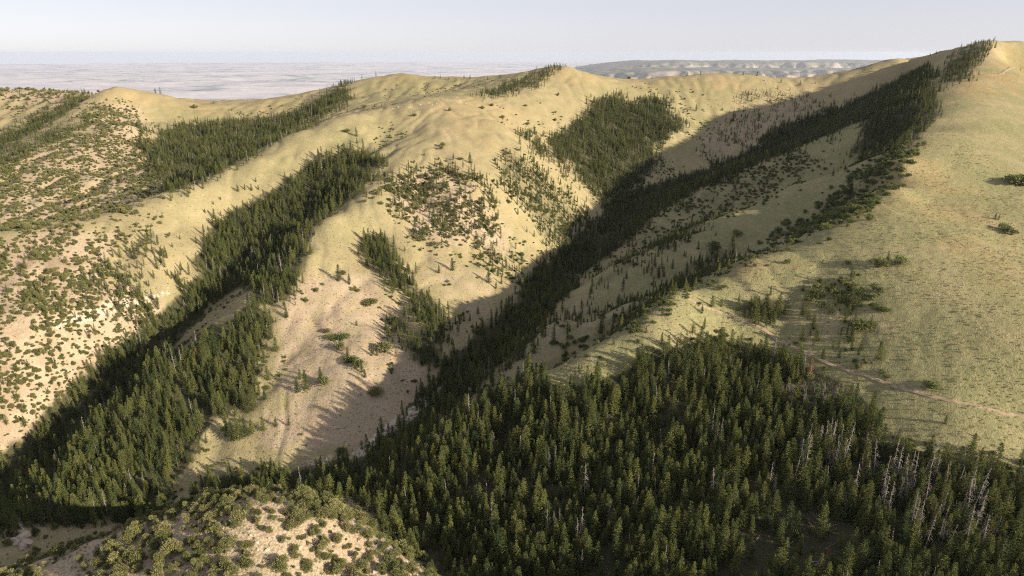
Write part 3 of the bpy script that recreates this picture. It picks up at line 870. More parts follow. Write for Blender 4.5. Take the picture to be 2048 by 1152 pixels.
def log_mesh(seed, ln=11.0):
    rr = random.Random(seed)
    V, F = [], []
    tube(V, F, [(0, 0, .05), (ln * .35, .06, .1), (ln * .7, -.05, .08), (ln, .1, .02)], [.21, .17, .12, .04], 7)
    trunk = tri_mesh('log_trunk', V, F, smooth=True)
    V, F = [], []
    for k in range(14):
        t = rr.uniform(.3, .95)
        p = Vector((ln * t, 0, .08))
        d = Vector((rr.uniform(-.1, .5), rr.choice((-1, 1)) * rr.uniform(.3, 1), rr.uniform(-.02, .8)))
        tube(V, F, [p, p + d * rr.uniform(.4, 1.0)], [.04, .012], 3)
    return trunk, tri_mesh('log_branches', V, F)

def rock_mesh(seed, n=3):
    import bmesh
    rr = random.Random(seed)
    bm = bmesh.new()
    bmesh.ops.create_icosphere(bm, subdivisions=n, radius=1.0)
    planes = [(Vector((rr.gauss(0, 1), rr.gauss(0, 1), rr.gauss(0, .7))).normalized(), rr.uniform(.5, .85)) for k in range(14)]
    for v in bm.verts:
        for nrm, d in planes:
            q = v.co.dot(nrm)
            if q > d: v.co -= nrm * (q - d)
        v.co += v.co.normalized() * rr.uniform(-.04, .04)
        v.co.z += .05 * math.sin(v.co.z * 16 + seed)
    bmesh.ops.triangulate(bm, faces=bm.faces)
    me = bpy.data.meshes.new('rock')
    bm.to_mesh(me); bm.free()
    return me

# kinds: each variant is a list of (part name, mesh)
def mats(pair, names, materials):
    out = []
    for me, nm, mt in zip(pair, names, materials):
        me.materials.append(M[mt]); out.append((nm, me))
    return out

CONIFER = [mats(conifer_meshes(100 + k, 14.0, rm, ba, na, gp), ('trunk', 'crown'), ('bark', 'needles')) for k, (rm, ba, na, gp) in enumerate(
    [(2.35, .08, .85, .10), (2.75, .05, .95, .12), (1.95, .14, .80, .16), (2.45, .18, .75, .20), (3.0, .04, 1.0, .10), (2.1, .28, .70, .22), (2.4, .12, .9, .28), (1.7, .06, .7, .12), (2.9, .2, .6, .25), (3.2, .02, 1.15, .08)])]
JUNIPER = [mats(bush_meshes(200 + k, 4.0, hh, lo, 190, .27), ('trunk', 'crown'), ('bark', 'juniper')) for k, (hh, lo) in enumerate([(3.9, 12), (3.4, 15), (4.8, 11), (3.7, 9), (3.0, 10)])]
SHRUB = [mats(bush_meshes(300 + k, 3.2, hh, lo, 60, .34, name='shrub'), ('stem', 'foliage'), ('bark', 'brush')) for k, (hh, lo) in enumerate([(1.9, 10), (1.5, 12), (2.3, 9), (1.7, 7)])]
SNAG = [mats(snag_meshes(400 + k, 14.0), ('trunk', 'bare_crown'), ('grey_wood', 'grey_wood')) for k in range(5)]
RUSTY = [mats(conifer_meshes(150 + k, 12.0, 1.6, .15, .9, .35, .7), ('trunk', 'crown'), ('grey_wood', 'rust')) for k in range(2)]
ASPEN = [mats(bare_aspen_meshes(500 + k), ('stem', 'twig_crown'), ('grey_wood', 'grey_wood')) for k in range(3)]
LOGS = [mats(log_mesh(600 + k, ln), ('trunk', 'bare_crown'), ('grey_wood', 'grey_wood')) for k, ln in enumerate((11, 8, 13))]

def place(name, variant, loc, rotz, scl, label, cat, group, tilt=(0, 0)):
    e = bpy.data.objects.new(name, None)
    e.empty_display_size = 0.5
    COL.objects.link(e)
    e.location = loc; e.rotation_euler = (tilt[0], tilt[1], rotz); e.scale = scl
    tag(e, label, cat, group)
    for pn, me in variant:
        o = bpy.data.objects.new(pn, me); COL.objects.link(o); o.parent = e
    return e

# ---------------------------------------------------------------- scatter
def scatter(zones, cell, nmin=0.0):
    """jittered lattice of sites over the ground, kept by the zone that the photograph shows there"""
    xs = np.arange(-1350, 1250, cell); ys = np.arange(90, 1750, cell)
    X, Y = np.meshgrid(xs, ys)
    X = (X + (np.arange(len(ys)) % 2)[:, None] * cell * .5).ravel(); Y = Y.ravel()
    X = X + rng.uniform(-.46, .46, X.shape) * cell; Y = Y + rng.uniform(-.46, .46, X.shape) * cell
    k = np.abs(np.arctan2(X, Y)) < R(58)
    X, Y = X[k], Y[k]
    Z = height(X, Y)
    return X, Y, Z

def choose(zones, cell, di, hi, pi, lift, boost=1.0, ragged=1.0, clumpy=.9):
    X, Y, Z = scatter(zones, cell)
    px, py, dd = proj(X, Y, Z + lift)
    vis = visible(X, Y, Z, 9.0)
    edge = 7 * fbm(X / 18, Y / 18, 2, 91)
    px = px + edge; py = py + 5 * fbm(X / 18, Y / 18, 2, 92)
    size = np.zeros(len(X)); dens = np.zeros(len(X)); zi = np.full(len(X), -1)
    for i, zz in enumerate(zones):
        fr = np.zeros(len(X))
        soft = np.clip(9000.0 / np.maximum(dd, 1), 6, 26) * ragged
        for kx, ky in ((0, 0), (-1, -.4), (.4, -1), (1, .4), (-.4, 1), (-1.7, .9), (1.7, -.9), (.9, 1.7), (-.9, -1.7)):
            fr += in_poly(px + kx * soft, py + ky * soft * .7, zz[pi])
        fr = (fr / 9.0) ** 1.3 * zz[di]
        ins = vis & (fr > dens)
        dens[ins] = fr[ins]; size[ins] = zz[hi]; zi[ins] = i
    if zones is BRUSH:         # shrubs follow the gullies of the open slopes
        cv = np.clip(carve_at(X, Y) - 1.15, 0, 1.2) * .014 * (X < .3 * Y) * (Y > 330)
        ins = vis & (cv > dens)
        dens[ins] = cv[ins]; size[ins] = 1.7; zi[ins] = len(BRUSH) - 1
    clump = np.clip(1.0 + clumpy * fbm(X / 26 + .004 * Y, Y / 40, 3, 95), 0, 2.2)
    keep = rng.random(len(X)) < dens * boost * cell * cell * clump
    return X[keep], Y[keep], Z[keep], size[keep], zi[keep], dd[keep]

def gn_stuff(name, X, Y, Z, rot, scl, var, variants, label, cat):
    """one object that repeats the plant meshes of its kind over many sites"""
    me = bpy.data.meshes.new(name)
    n = len(X)
    me.vertices.add(n)
    me.vertices.foreach_set('co', np.stack([X, Y, Z], -1).astype(np.float32).ravel())
    for an, typ, data, fld in (('rot', 'FLOAT_VECTOR', rot, 'vector'), ('scl', 'FLOAT_VECTOR', scl, 'vector'), ('var', 'INT', var, 'value')):
        a = me.attributes.new(an, typ, 'POINT')
        a.data.foreach_set(fld, np.asarray(data, np.float32 if typ != 'INT' else np.int32).ravel())
    o = bpy.data.objects.new(name, me); COL.objects.link(o)
    ng = bpy.data.node_groups.new(name, 'GeometryNodeTree')
    ng.interface.new_socket('Geometry', in_out='INPUT', socket_type='NodeSocketGeometry')
    ng.interface.new_socket('Geometry', in_out='OUTPUT', socket_type='NodeSocketGeometry')
    gi = ng.nodes.new('NodeGroupInput'); go = ng.nodes.new('NodeGroupOutput')
    jn = ng.nodes.new('GeometryNodeJoinGeometry')
    def attr(nm, t):
        q = ng.nodes.new('GeometryNodeInputNamedAttribute'); q.data_type = t; q.inputs[0].default_value = nm
        return q.outputs[0]
    ar, asc, av = attr('rot', 'FLOAT_VECTOR'), attr('scl', 'FLOAT_VECTOR'), attr('var', 'INT')
    for i, parts in enumerate(variants):
        pj = ng.nodes.new('GeometryNodeJoinGeometry')
        for ob in parts:
            oi = ng.nodes.new('GeometryNodeObjectInfo'); oi.transform_space = 'ORIGINAL'
            oi.inputs['Object'].default_value = ob
            ng.links.new(oi.outputs['Geometry'], pj.inputs[0])
        ip = ng.nodes.new('GeometryNodeInstanceOnPoints')
        cmp_ = ng.nodes.new('FunctionNodeCompare'); cmp_.data_type = 'INT'; cmp_.operation = 'EQUAL'
        ng.links.new(av, cmp_.inputs[2]); cmp_.inputs[3].default_value = i
        ng.links.new(gi.outputs[0], ip.inputs['Points'])
        ng.links.new(cmp_.outputs[0], ip.inputs['Selection'])
        ng.links.new(pj.outputs[0], ip.inputs['Instance'])
        ng.links.new(ar, ip.inputs['Rotation']); ng.links.new(asc, ip.inputs['Scale'])
        ng.links.new(ip.outputs[0], jn.inputs[0])
    ng.links.new(jn.outputs[0], go.inputs[0])
    md = o.modifiers.new('plants', 'NODES'); md.node_group = ng
    tag(o, label, cat, kind='stuff')
    return o

def variants_objs(roots_by_var):
    return [[c for c in r.children] for r in roots_by_var]

LABELS = {}
def populate(kind, name, X, Y, Z, size, zi, zones, variants, unit, labels, cat, stuff_name, stuff_label, nmax, spread=(.8, 1.25), vary=.16, tilt=.03, varweights=None, hfac=1.0, sig=.28):
    n = len(X)
    s = size * hfac / unit * np.clip(rng.normal(1, sig, n), .35, 1.7)
    sc = np.stack([s * rng.uniform(*spread, n), s * rng.uniform(*spread, n), s * rng.uniform(1 - vary, 1 + vary, n)], -1)
    rot = np.stack([rng.normal(0, tilt, n), rng.normal(0, tilt, n), rng.uniform(0, 6.283, n)], -1)
    var = rng.choice(len(variants), n, p=varweights)
    px, py, dd = proj(X, Y, Z + size * .5)
    inv = (px > 5) & (px < 2043) & (py > 5) & (py < 1147) & visible(X, Y, Z, 3.0)
    score = np.where(inv, s * unit / dd, 0)
    order = np.argsort(-score)
    single = np.zeros(n, bool); single[order[:nmax]] = True
    single &= score > 0
    first = {}
    for i in np.nonzero(single)[0]:
        lab, grp = labels(zones[zi[i]][0], px[i], py[i], int(var[i]), float(s[i]))
        e = place(name, variants[var[i]], (X[i], Y[i], Z[i] - .1), rot[i, 2], sc[i], lab, cat, grp, (rot[i, 0], rot[i, 1]))
        first.setdefault(int(var[i]), e)
    for v in range(len(variants)):
        if v not in first:       # a kind with no single tree in view: lend it the first one's parts
            first[v] = next(iter(first.values()))
    rest = ~single
    if rest.sum():
        gn_stuff(stuff_name, X[rest], Y[rest], Z[rest] - .1, rot[rest], sc[rest], var[rest], variants_objs([first[v] for v in range(len(variants))]), stuff_label, cat)
    print(kind, n, 'single', single.sum())
    return first

# conifers and snags share one set of sites
X, Y, Z, size, zi, dd = choose(FORESTS, 2.5, 1, 2, 4, 4.0, 2.15, .8, 1.05)
# the clearing with fallen logs low on the right slope
cpx, cpy, _ = proj(X, Y, Z)
clear = in_poly(cpx, cpy, [(1480, 1060), (1560, 1030), (1660, 1030), (1720, 1060), (1740, 1110), (1660, 1152), (1480, 1152)]) & (rng.random(len(X)) < .8)
aspen_gap = in_poly(cpx, cpy, [(1555, 770), (1640, 755), (1700, 770), (1690, 815), (1600, 825), (1560, 800)])
strip = in_poly(cpx, cpy, [(480, 568), (515, 590), (430, 672), (355, 722), (340, 700), (365, 665), (427, 613)])
tr = np.interp(cpx, [1350, 1390, 1430, 1480, 1530, 1600, 1660, 1740, 1800, 1880, 1960, 2048], [578, 606, 622, 640, 662, 702, 728, 756, 775, 798, 815, 834])
by_track = (cpx > 1350) & ((cpx < 1505) | (cpx > 1600)) & (cpy > tr - 4) & (cpy < tr + 34)
ok = ~strip & ~by_track & ~clear & ~aspen_gap & ~((X < 5) & (Y < 235))
X, Y, Z, size, zi = X[ok], Y[ok], Z[ok], size[ok], zi[ok]
cpx, cpy, _ = proj(X, Y, Z)
share = np.array([f[3] for f in FORESTS])[zi]
stand = in_poly(cpx, cpy, [(1590, 900), (1700, 880), (1760, 900), (1880, 960), (1990, 1040), (1980, 1120), (1850, 1100), (1700, 1020), (1600, 980)])
share = np.where(stand, .36, share)
is_snag = rng.random(len(X)) < share

PLACES = {
    'right slope': 'in the dense forest on the broad slope beside the dirt track', 'left slope': 'in the forest between the two ravines',
    'left ravine': 'in the dark ravine left of the bare centre spur', 'centre strip': 'in the forest strip beside the bare centre spur',
    'canyon': 'in the shaded main canyon', 'foot row': 'in the tree row at the bare spur foot', 'edge wood': 'along the upper edge of the forest below the track',
    'small grove': 'in the small grove on the bare centre face', 'gully grove': 'in the gully on the bare centre face', 'gully foot': 'in the gully on the bare centre face',
    'open right': 'on the open grass between forest edge and brushy crest', 'right clumps': 'in the scattered clumps above the dirt track',
    'spur gullies': 'in the gullies of the shaded side spurs', 'left slope trees': 'on the pink slope among junipers', 'red slope': 'on the red rocky slope', 'left thin wood': 'in the thin wood above the pale ledge',
}
NEAR = [  # parts of the right forest told apart by what stands there
    ('round the clearing of fallen logs', [(1440, 1000), (1740, 1000), (1800, 1152), (1440, 1152)]),
    ('in the stand of grey dead trees', [(1580, 870), (1760, 870), (2000, 1000), (2000, 1152), (1800, 1152), (1700, 1000), (1580, 1000)]),
    ('round the pale leafless aspens', [(1500, 720), (1740, 720), (1740, 870), (1500, 870)]),
    ('at the forest edge under the grassy hill', [(1740, 780), (2048, 900), (2048, 1152), (2000, 1152), (2000, 1000), (1760, 870)]),
    ('in the gully beside the rocky knoll', [(700, 900), (930, 900), (1000, 1152), (800, 1152)]),
    ('at the top edge of the right forest', [(1000, 600), (1500, 600), (1500, 780), (1000, 850)]),
]
def spot(z, px, py, table):
    if z == 'right slope':
        for w, poly in NEAR:
            if in_poly(np.array([px]), np.array([py]), poly)[0]: return w
        return 'in the middle of the dense right forest'
    return table.get(z, 'on the far slopes')
CFORM = ('narrow', 'full', 'slender', 'high-crowned', 'broad', 'long-stemmed', 'ragged', 'spire-like', 'round-topped', 'wide-skirted')
def size_word(s):
    return 'tall' if s > 1.08 else ('short' if s < .78 else 'mid-sized')
def con_label(z, px, py, v, s):
    w = spot(z, px, py, PLACES)
    return size_word(s) + ' ' + CFORM[v] + ' green conifer ' + w, 'green conifers ' + w
SFORM = ('straight', 'bristly', 'thin', 'many-branched', 'leaning')
def snag_label(z, px, py, v, s):
    w = spot(z, px, py, PLACES)
    return size_word(s) + ' bare grey dead conifer ' + w, 'dead conifers ' + w

c = ~is_snag
populate('conifer', 'conifer_tree', X[c], Y[c], Z[c], size[c], zi[c], FORESTS, CONIFER, 14.0, con_label, 'tree', 'conifer_forest', 'dense conifer forest covering the far slopes and canyon', 250, spread=(.95, 1.35), hfac=.73, sig=.34)
c = is_snag
size_s = np.where(stand[c], 16.5, size[c])
populate('snag', 'dead_tree', X[c], Y[c], Z[c], size_s, zi[c], FORESTS, SNAG, 14.0, snag_label, 'dead tree', 'dead_tree_stand', 'grey dead conifers scattered through the far forests', 220, tilt=.05, hfac=.85, sig=.36)

X, Y, Z, size, zi, dd = choose(JUNIPERS, 2.5, 1, 2, 3, 1.5, 1.25, 1.5, 1.15)
JPL = {'knoll': 'on the sunny rocky knoll', 'left slope': 'dotted over the pink slope left of the ravine', 'shade': 'in the shade beside the knoll', 'ridge end': 'on the low end of the grassy ridge', 'red slope': 'on the red rocky slope', 'foot row': 'at the foot of the bare centre spur', 'nose': 'on the nose of the bare centre spur'}
JFORM = ('rounded', 'spreading', 'tall upright', 'gappy', 'low squat')
def jun_label(z, px, py, v, s):
    w = JPL.get(z, 'on the far left hill')
    if z == 'knoll': w = 'on the left flank of the rocky knoll' if px < 300 else ('on the rim of the rocky knoll' if py < 1045 else ('on the ledgy right flank of the knoll' if px > 640 else w))
    return JFORM[v] + ' yellow-green juniper ' + w, 'junipers ' + w
populate('juniper', 'juniper_tree', X, Y, Z, size, zi, JUNIPERS, JUNIPER, 4.0, jun_label, 'tree', 'juniper_woodland', 'rounded junipers dotted over the far pink slopes', 280, spread=(.75, 1.3), vary=.25, tilt=.1, sig=.40, hfac=.9)

X, Y, Z, size, zi, dd = choose(BRUSH, 2.2, 1, 2, 3, .8, 1.5, 1.2, 1.3)
bx_, by_, _ = proj(X, Y, Z)
ok = ~in_poly(bx_, by_, [(1480, 1060), (1560, 1030), (1660, 1030), (1720, 1060), (1740, 1110), (1660, 1152), (1480, 1152)]) | (rng.random(len(X)) < .3)
X, Y, Z, size, zi = X[ok], Y[ok], Z[ok], size[ok], zi[ok]
BPL = {'understory': 'under the forest conifers', 'gully': 'in a small gully of the open slopes', 'crest': 'along the crest of the right hill', 'crest low': 'along the low crest beside the track bend', 'canyon bank': 'on the shaded canyon bank', 'right clumps': 'in the clumps above the dirt track', 'right low': 'beside the dirt track', 'forest edge': 'at the forest edge below the track', 'nose gully': 'in the gully on the bare centre face', 'grove skirt': 'below the small grove on the bare centre face', 'left slope': 'among the junipers on the pink slope'}
def bru_label(z, px, py, v, s):
    w = BPL.get(z, 'on the far slopes')
    return ('big' if s > 1.15 else ('tiny' if s < .75 else 'small')) + ' ' + ('round', 'flat', 'upright', 'loose')[v] + ' green leafy shrub ' + w, 'shrubs ' + w
populate('shrub', 'leafy_shrub', X, Y, Z, size, zi, BRUSH, SHRUB, 2.0, bru_label, 'shrub', 'mountain_brush', 'low green brush on the far crests and gullies', 220, spread=(.7, 1.35), vary=.25, tilt=.08)

# ---------------------------------------------------------------- single plants that can be picked out one by one
SINGLES = [  # kind, base pixel x, base pixel y, height in pixels
    ('c', 1890, 848, 20), ('c', 1943, 905, 42), ('c', 1857, 912, 46), ('s', 1862, 776, 16), ('c', 1758, 720, 38), ('c', 1702, 684, 32), ('s', 1722, 656, 22),
    ('c', 1424, 614, 24), ('c', 1443, 612, 16), ('c', 1404, 626, 18), ('c', 1530, 628, 42), ('c', 1556, 628, 44), ('c', 1604, 630, 24), ('c', 1663, 626, 20), ('c', 1697, 628, 22), ('c', 1626, 658, 30), ('c', 1604, 680, 28), ('c', 1632, 680, 28), ('c', 1774, 528, 26), ('s', 1800, 528, 16), ('s', 1756, 534, 20), ('c', 1656, 582, 18), ('c', 1606, 582, 16), ('c', 1645, 525, 8),
    ('c', 905, 541, 26), ('c', 878, 546, 16), ('c', 977, 565, 26), ('c', 996, 553, 20), ('c', 1003, 568, 16), ('c', 992, 577, 14), ('c', 956, 628, 16), ('c', 940, 642, 14), ('c', 928, 642, 14), ('c', 919, 648, 16), ('c', 911, 648, 16), ('c', 1074, 525, 16), ('c', 699, 569, 22), ('c', 678, 562, 34), ('c', 695, 711, 18), ('s', 683, 680, 14), ('s', 662, 680, 12), ('c', 713, 651, 12), ('c', 744, 711, 20), ('c', 754, 711, 16), ('s', 772, 704, 20), ('s', 678, 700, 13), ('s', 751, 787, 14), ('c', 612, 778, 40), ('c', 642, 762, 28), ('s', 650, 770, 14), ('s', 739, 608, 14), ('c', 724, 745, 22), ('c', 730, 755, 18), ('s', 715, 735, 16), ('s', 701, 722, 14),
    ('c', 552, 702, 30), ('c', 536, 760, 30), ('c', 595, 785, 28), ('c', 600, 758, 22), ('c', 530, 799, 22), ('c', 510, 812, 20), ('c', 527, 860, 30), ('c', 552, 852, 20), ('c', 578, 851, 16), ('c', 465, 880, 42), ('c', 478, 878, 44), ('c', 492, 874, 42), ('c', 504, 868, 32), ('c', 455, 870, 30), ('j', 655, 665, 10),
    ('c', 429, 437, 20), ('c', 476, 383, 14), ('c', 490, 380, 12), ('c', 503, 381, 14), ('c', 517, 379, 10), ('c', 441, 400, 8), ('c', 427, 409, 8), ('c', 410, 425, 8), ('c', 512, 364, 9), ('c', 321, 188, 14), ('c', 311, 186, 10), ('j', 390, 217, 8), ('c', 427, 207, 6), ('c', 330, 505, 14), ('c', 345, 495, 10), ('c', 360, 478, 9),
    ('c', 713, 273, 19), ('s', 692, 265, 8), ('c', 714, 287, 12), ('c', 940, 326, 20), ('c', 907, 319, 12), ('j', 886, 292, 8), ('j', 883, 299, 7), ('j', 829, 233, 8), ('j', 730, 217, 8), ('c', 749, 214, 8), ('c', 763, 212, 7), ('c', 695, 224, 8), ('j', 1051, 213, 6), ('j', 984, 212, 6), ('j', 965, 219, 8), ('j', 900, 222, 7), ('j', 1116, 192, 6), ('j', 1005, 237, 9), ('j', 1056, 250, 7), ('j', 1110, 242, 6),
    ('c', 724, 158, 9), ('c', 752, 153, 10), ('c', 870, 157, 6), ('c', 881, 157, 7), ('c', 898, 158, 6), ('c', 928, 158, 8), ('c', 940, 158, 9), ('c', 975, 159, 6), ('c', 1000, 157, 9), ('c', 1058, 148, 8), ('c', 1070, 146, 9), ('c', 1153, 137, 7), ('j', 1170, 140, 6), ('j', 1258, 158, 6), ('c', 1304, 158, 7), ('c', 1374, 152, 8), ('c', 1401, 149, 8), ('c', 1430, 146, 5), ('c', 1486, 150, 7), ('c', 1514, 152, 10), ('c', 1562, 166, 8), ('c', 1600, 170, 9), ('c', 1630, 168, 6), ('c', 1860, 107, 6), ('c', 1872, 104, 6),
    ('c', 1466, 242, 20), ('c', 1392, 223, 14), ('c', 1640, 450, 24), ('c', 1700, 390, 26), ('s', 2030, 368, 20), ('s', 2045, 372, 22), ('c', 1990, 438, 12), ('c', 1997, 440, 12), ('s', 2010, 462, 14), ('s', 2022, 470, 12), ('s', 1430, 502, 16), ('c', 1424, 508, 16), ('s', 1475, 470, 10),
]
SLAB = {'c': ('lone conifer', 'tree', 'conifer_tree'), 's': ('broad leafy shrub', 'shrub', 'leafy_shrub'), 'j': ('small round juniper', 'tree', 'juniper_tree')}
def where(px, py):
    if px > 1780 and 360 < py < 480: return 'out on the bare right hilltop beside low shrubs'
    if px > 1820 and py > 740: return 'on the open grass beside the dirt track'
    if px > 1380 and py > 500: return 'among the clumps above the dirt track'
    if py < 175: return 'on the skyline of the far ridge'
    if px < 460 and py < 230: return 'on the far left skyline ridge'
    if px < 540 and py < 520: return 'on the grassy slope left of the forest strip'
    if px < 800 and py < 300: return 'on the grassy knob of the centre ridge'
    if px > 1380: return 'on the grassy bowl and flank behind the right hill'
    if py < 340: return 'high on the grassy centre ridge'
    if px > 840: return 'on the bare face above the shaded canyon'
    if px < 600: return 'on the bare grass beside the forested nose'
    return 'on the lower bare face of the centre spur'
for i, (k, px, py, hp) in enumerate(SINGLES):
    p = pick(px, py)
    if p is None:
        p = pick(px, py + 4)
        if p is None: continue
    d = CP * p[1] - SP * p[2]
    h = hp * d / FPX / (CP if py > 300 else 1.0)
    a, cat, nm = SLAB[k]
    lab = a + ' ' + where(px, py)
    pool, unit = {'c': (CONIFER, 14.0), 's': (SHRUB, 2.0), 'j': (JUNIPER, 3.6)}[k]
    s = h / unit
    w = s * (1.5 if k == 'c' else 1.25)
    if k == 'c': w = max(w, .34 * min(1, h / 5))
    place(nm, pool[(i * 7 + 3) % len(pool)] if k != 'c' else pool[(0, 1, 4)[i % 3]], (p[0], p[1], p[2] - .1), rng.uniform(0, 6.28), (w, w * rng.uniform(.9, 1.1), s), lab, cat, a + 's ' + where(px, py))

# pale leafless aspens at the top of the right forest
for i in range(26):
    px = rng.uniform(1560, 1700); py = rng.uniform(775, 822)
    p = pick(px, py)
    s = rng.uniform(.7, 1.15)
    place('bare_aspen', ASPEN[i % 3], (p[0], p[1], p[2] - .1), rng.uniform(-.6, .6), (s, s, s), 'pale leafless aspen clump in the gap near the top of the forest', 'tree', 'leafless aspens')
for i, (px, py) in enumerate([(1706, 395), (1720, 370), (1735, 350), (1690, 410), (1712, 380), (1730, 362)]):
    p = pick(px, py)
    place('bare_aspen', ASPEN[i % 3], (p[0], p[1], p[2] - .1), rng.uniform(-.6, .6), (.9, .9, .8), 'pale leafless aspen clump among the brush on the right hill crest', 'tree', 'leafless aspens on the crest')
# dead red conifers
for i, (px, py, hp, w) in enumerate([(1620, 750, 34, 'beside the leafless aspens'), (1656, 1118, 26, 'beside the fallen logs'), (1808, 1125, 30, 'among live trees below the dead stand'), (1978, 1030, 26, 'right of the grey dead stand'), (395, 730, 34, 'in the forest between the two ravines')]):
    p = pick(px, py)
    d = CP * p[1] - SP * p[2]
    s = hp * d / FPX / CP / 12.0
    place('red_conifer', RUSTY[i % 2], (p[0], p[1], p[2] - .1), i * 1.3, (s * 1.2, s * 1.2, s), 'dead conifer with rust red needles ' + w, 'dead tree', None)
# fallen logs
LOG = [(1600, 1010, 1640, 1040), (1610, 1040, 1655, 1080), (1640, 1060, 1690, 1045), (1625, 1125, 1700, 1118), (1690, 1125, 1705, 1095), (1650, 1098, 1680, 1082), (1700, 1112, 1765, 1095), (1620, 1145, 1650, 1110), (1670, 1140, 1750, 1137), (1715, 1140, 1790, 1148), (1560, 1105, 1590, 1080), (1500, 1100, 1520, 1070), (1580, 1078, 1620, 1090), (1990, 1030, 2010, 1060), (1730, 1120, 1800, 1130), (1530, 1040, 1560, 1060), (1130, 1060, 1170, 1050), (1300, 1020, 1340, 1030), (1440, 1000, 1470, 985)]
for i, (x0, y0, x1, y1) in enumerate(LOG):
    a, b = pick(x0, y0), pick(x1, y1)
    va, vb = Vector(a), Vector(b)
    d = vb - va
    variant = LOGS[i % 3]; ln = (11, 8, 13)[i % 3]
    sc = min(1.3, max(.6, d.length / ln))
    q = d.to_track_quat('X', 'Z')
    e = place('fallen_log', variant, (a[0], a[1], a[2] + .15), 0, (sc, sc, sc), 'bleached grey log lying on the ground in the forest clearing' if x0 > 1470 and x0 < 1900 else 'bleached grey log lying between the trees of the right forest', 'log', 'fallen logs')
    e.rotation_euler = q.to_euler()
# ---------------------------------------------------------------- dirt track
def track(name, pix, width, label, lift=.22):
    P = [pick(*p) for p in pix]
    P = [np.array(p[:2]) for p in P if p is not None]
    fine = []
    for i in range(len(P) - 1):          # Catmull-Rom through the picked points
        p0 = P[max(i - 1, 0)]; p1 = P[i]; p2 = P[i + 1]; p3 = P[min(i + 2, len(P) - 1)]
        n = max(2, int(np.linalg.norm(p2 - p1) / 1.6))
        for k in range(n):
            t = k / n
            fine.append(.5 * ((2 * p1) + (-p0 + p2) * t + (2 * p0 - 5 * p1 + 4 * p2 - p3) * t * t + (-p0 + 3 * p1 - 3 * p2 + p3) * t ** 3))
    fine = np.array(fine)
    d = np.gradient(fine, axis=0); d /= np.linalg.norm(d, axis=1)[:, None] + 1e-9
    nrm = np.stack([-d[:, 1], d[:, 0]], -1)
    offs = np.array([-.62, -.5, -.26, 0, .26, .5, .62]) * width
    jit = fbm(fine[:, 0] / 6, fine[:, 1] / 6, 3, 66) * .6
    XX = fine[:, 0][:, None] + nrm[:, 0][:, None] * (offs[None, :] + jit[:, None]); YY = fine[:, 1][:, None] + nrm[:, 1][:, None] * (offs[None, :] + jit[:, None])
    ZZ = height(XX, YY) + np.array([-.5, lift + .14, lift - .03, lift + .08, lift - .03, lift + .14, -.5])[None, :]
    o = mesh_obj(name, grid_mesh(name, XX, YY, ZZ), M['dirt'])
    tag(o, label, 'track', kind='structure')
    return o
track('dirt_track', [(1366, 594), (1390, 606), (1430, 622), (1480, 640), (1530, 662), (1600, 702), (1660, 728), (1740, 756), (1800, 775), (1880, 798), (1960, 815), (2040, 832), (2150, 850)], 1.7, 'narrow dirt track crossing the grassy right slope')
track('dirt_path', [(1955, 148), (1985, 150), (2010, 143), (2045, 136)], 3.0, 'faint pale path near the top of the right hill')

# ---------------------------------------------------------------- limestone blocks
ROCKS = [rock_mesh(700 + k) for k in range(6)]
for r in ROCKS: r.materials.append(M['rock'])
REDS = [r.copy() for r in ROCKS[:3]]
for r in REDS: r.materials[0] = M['red_rock']
RG = [
    ((110, 652), (345, 582), 26, (.6, 1.7), 9, 0, 'pale limestone block of the ledge among the left slope junipers'),
    ((725, 905), (885, 772), 30, (.8, 2.4), 7, 0, 'pale limestone block on the bank of the shaded stream'),
    ((600, 932), (700, 912), 10, (.6, 1.4), 5, 0, 'pale limestone block above the tree row at the spur foot'),
    ((2, 1030), (40, 1085), 24, (1.8, 4.2), 10, 0, 'pale cliff block of the outcrop left of the knoll'),
    ((690, 1000), (850, 1135), 20, (.5, 1.3), 10, 0, 'pale limestone block on the rim of the juniper knoll'),
    ((420, 1060), (760, 1120), 14, (.3, .8), 30, 0, 'small pale stone among the junipers of the knoll'),
    ((780, 218), (930, 202), 14, (.6, 1.6), 5, 0, 'pale stone on the grassy knob of the centre ridge'),
    ((1520, 158), (1545, 166), 8, (.8, 2.0), 4, 0, 'pale stone on the far skyline saddle'),
    ((1075, 668), (1130, 636), 9, (.6, 1.3), 5, 1, 'reddish rock at the end of the small shaded spur'),
    ((800, 370), (930, 440), 16, (.6, 1.6), 30, 1, 'reddish rock on the eroded red slope'),
    ((10, 640), (110, 760), 12, (.5, 1.1), 40, 1, 'reddish rock on the pink slope left of the ravine'),
]
for (a, b, n, sz, jit, red, lab) in RG:
    for k in range(n):
        t = (k + rng.uniform(.1, .9)) / n
        px = a[0] + (b[0] - a[0]) * t + rng.normal(0, jit); py = a[1] + (b[1] - a[1]) * t + rng.normal(0, jit * .6)
        p = pick(max(px, 1), py)
        if p is None: continue
        q = rng.uniform(*sz)
        o = mesh_obj('rock', (REDS if red else ROCKS)[int(rng.integers(0, 3 if red else 6))], None)
        o.location = (p[0], p[1], p[2] + q * .12); o.rotation_euler = (rng.normal(0, .2), rng.normal(0, .2), rng.uniform(0, 6.28))
        o.scale = (q * rng.uniform(.9, 1.7), q * rng.uniform(.8, 1.3), q * rng.uniform(.55, .9))
        tag(o, lab, 'rock', lab.replace('block', 'blocks') if 'block' in lab else lab + 's'[:0])

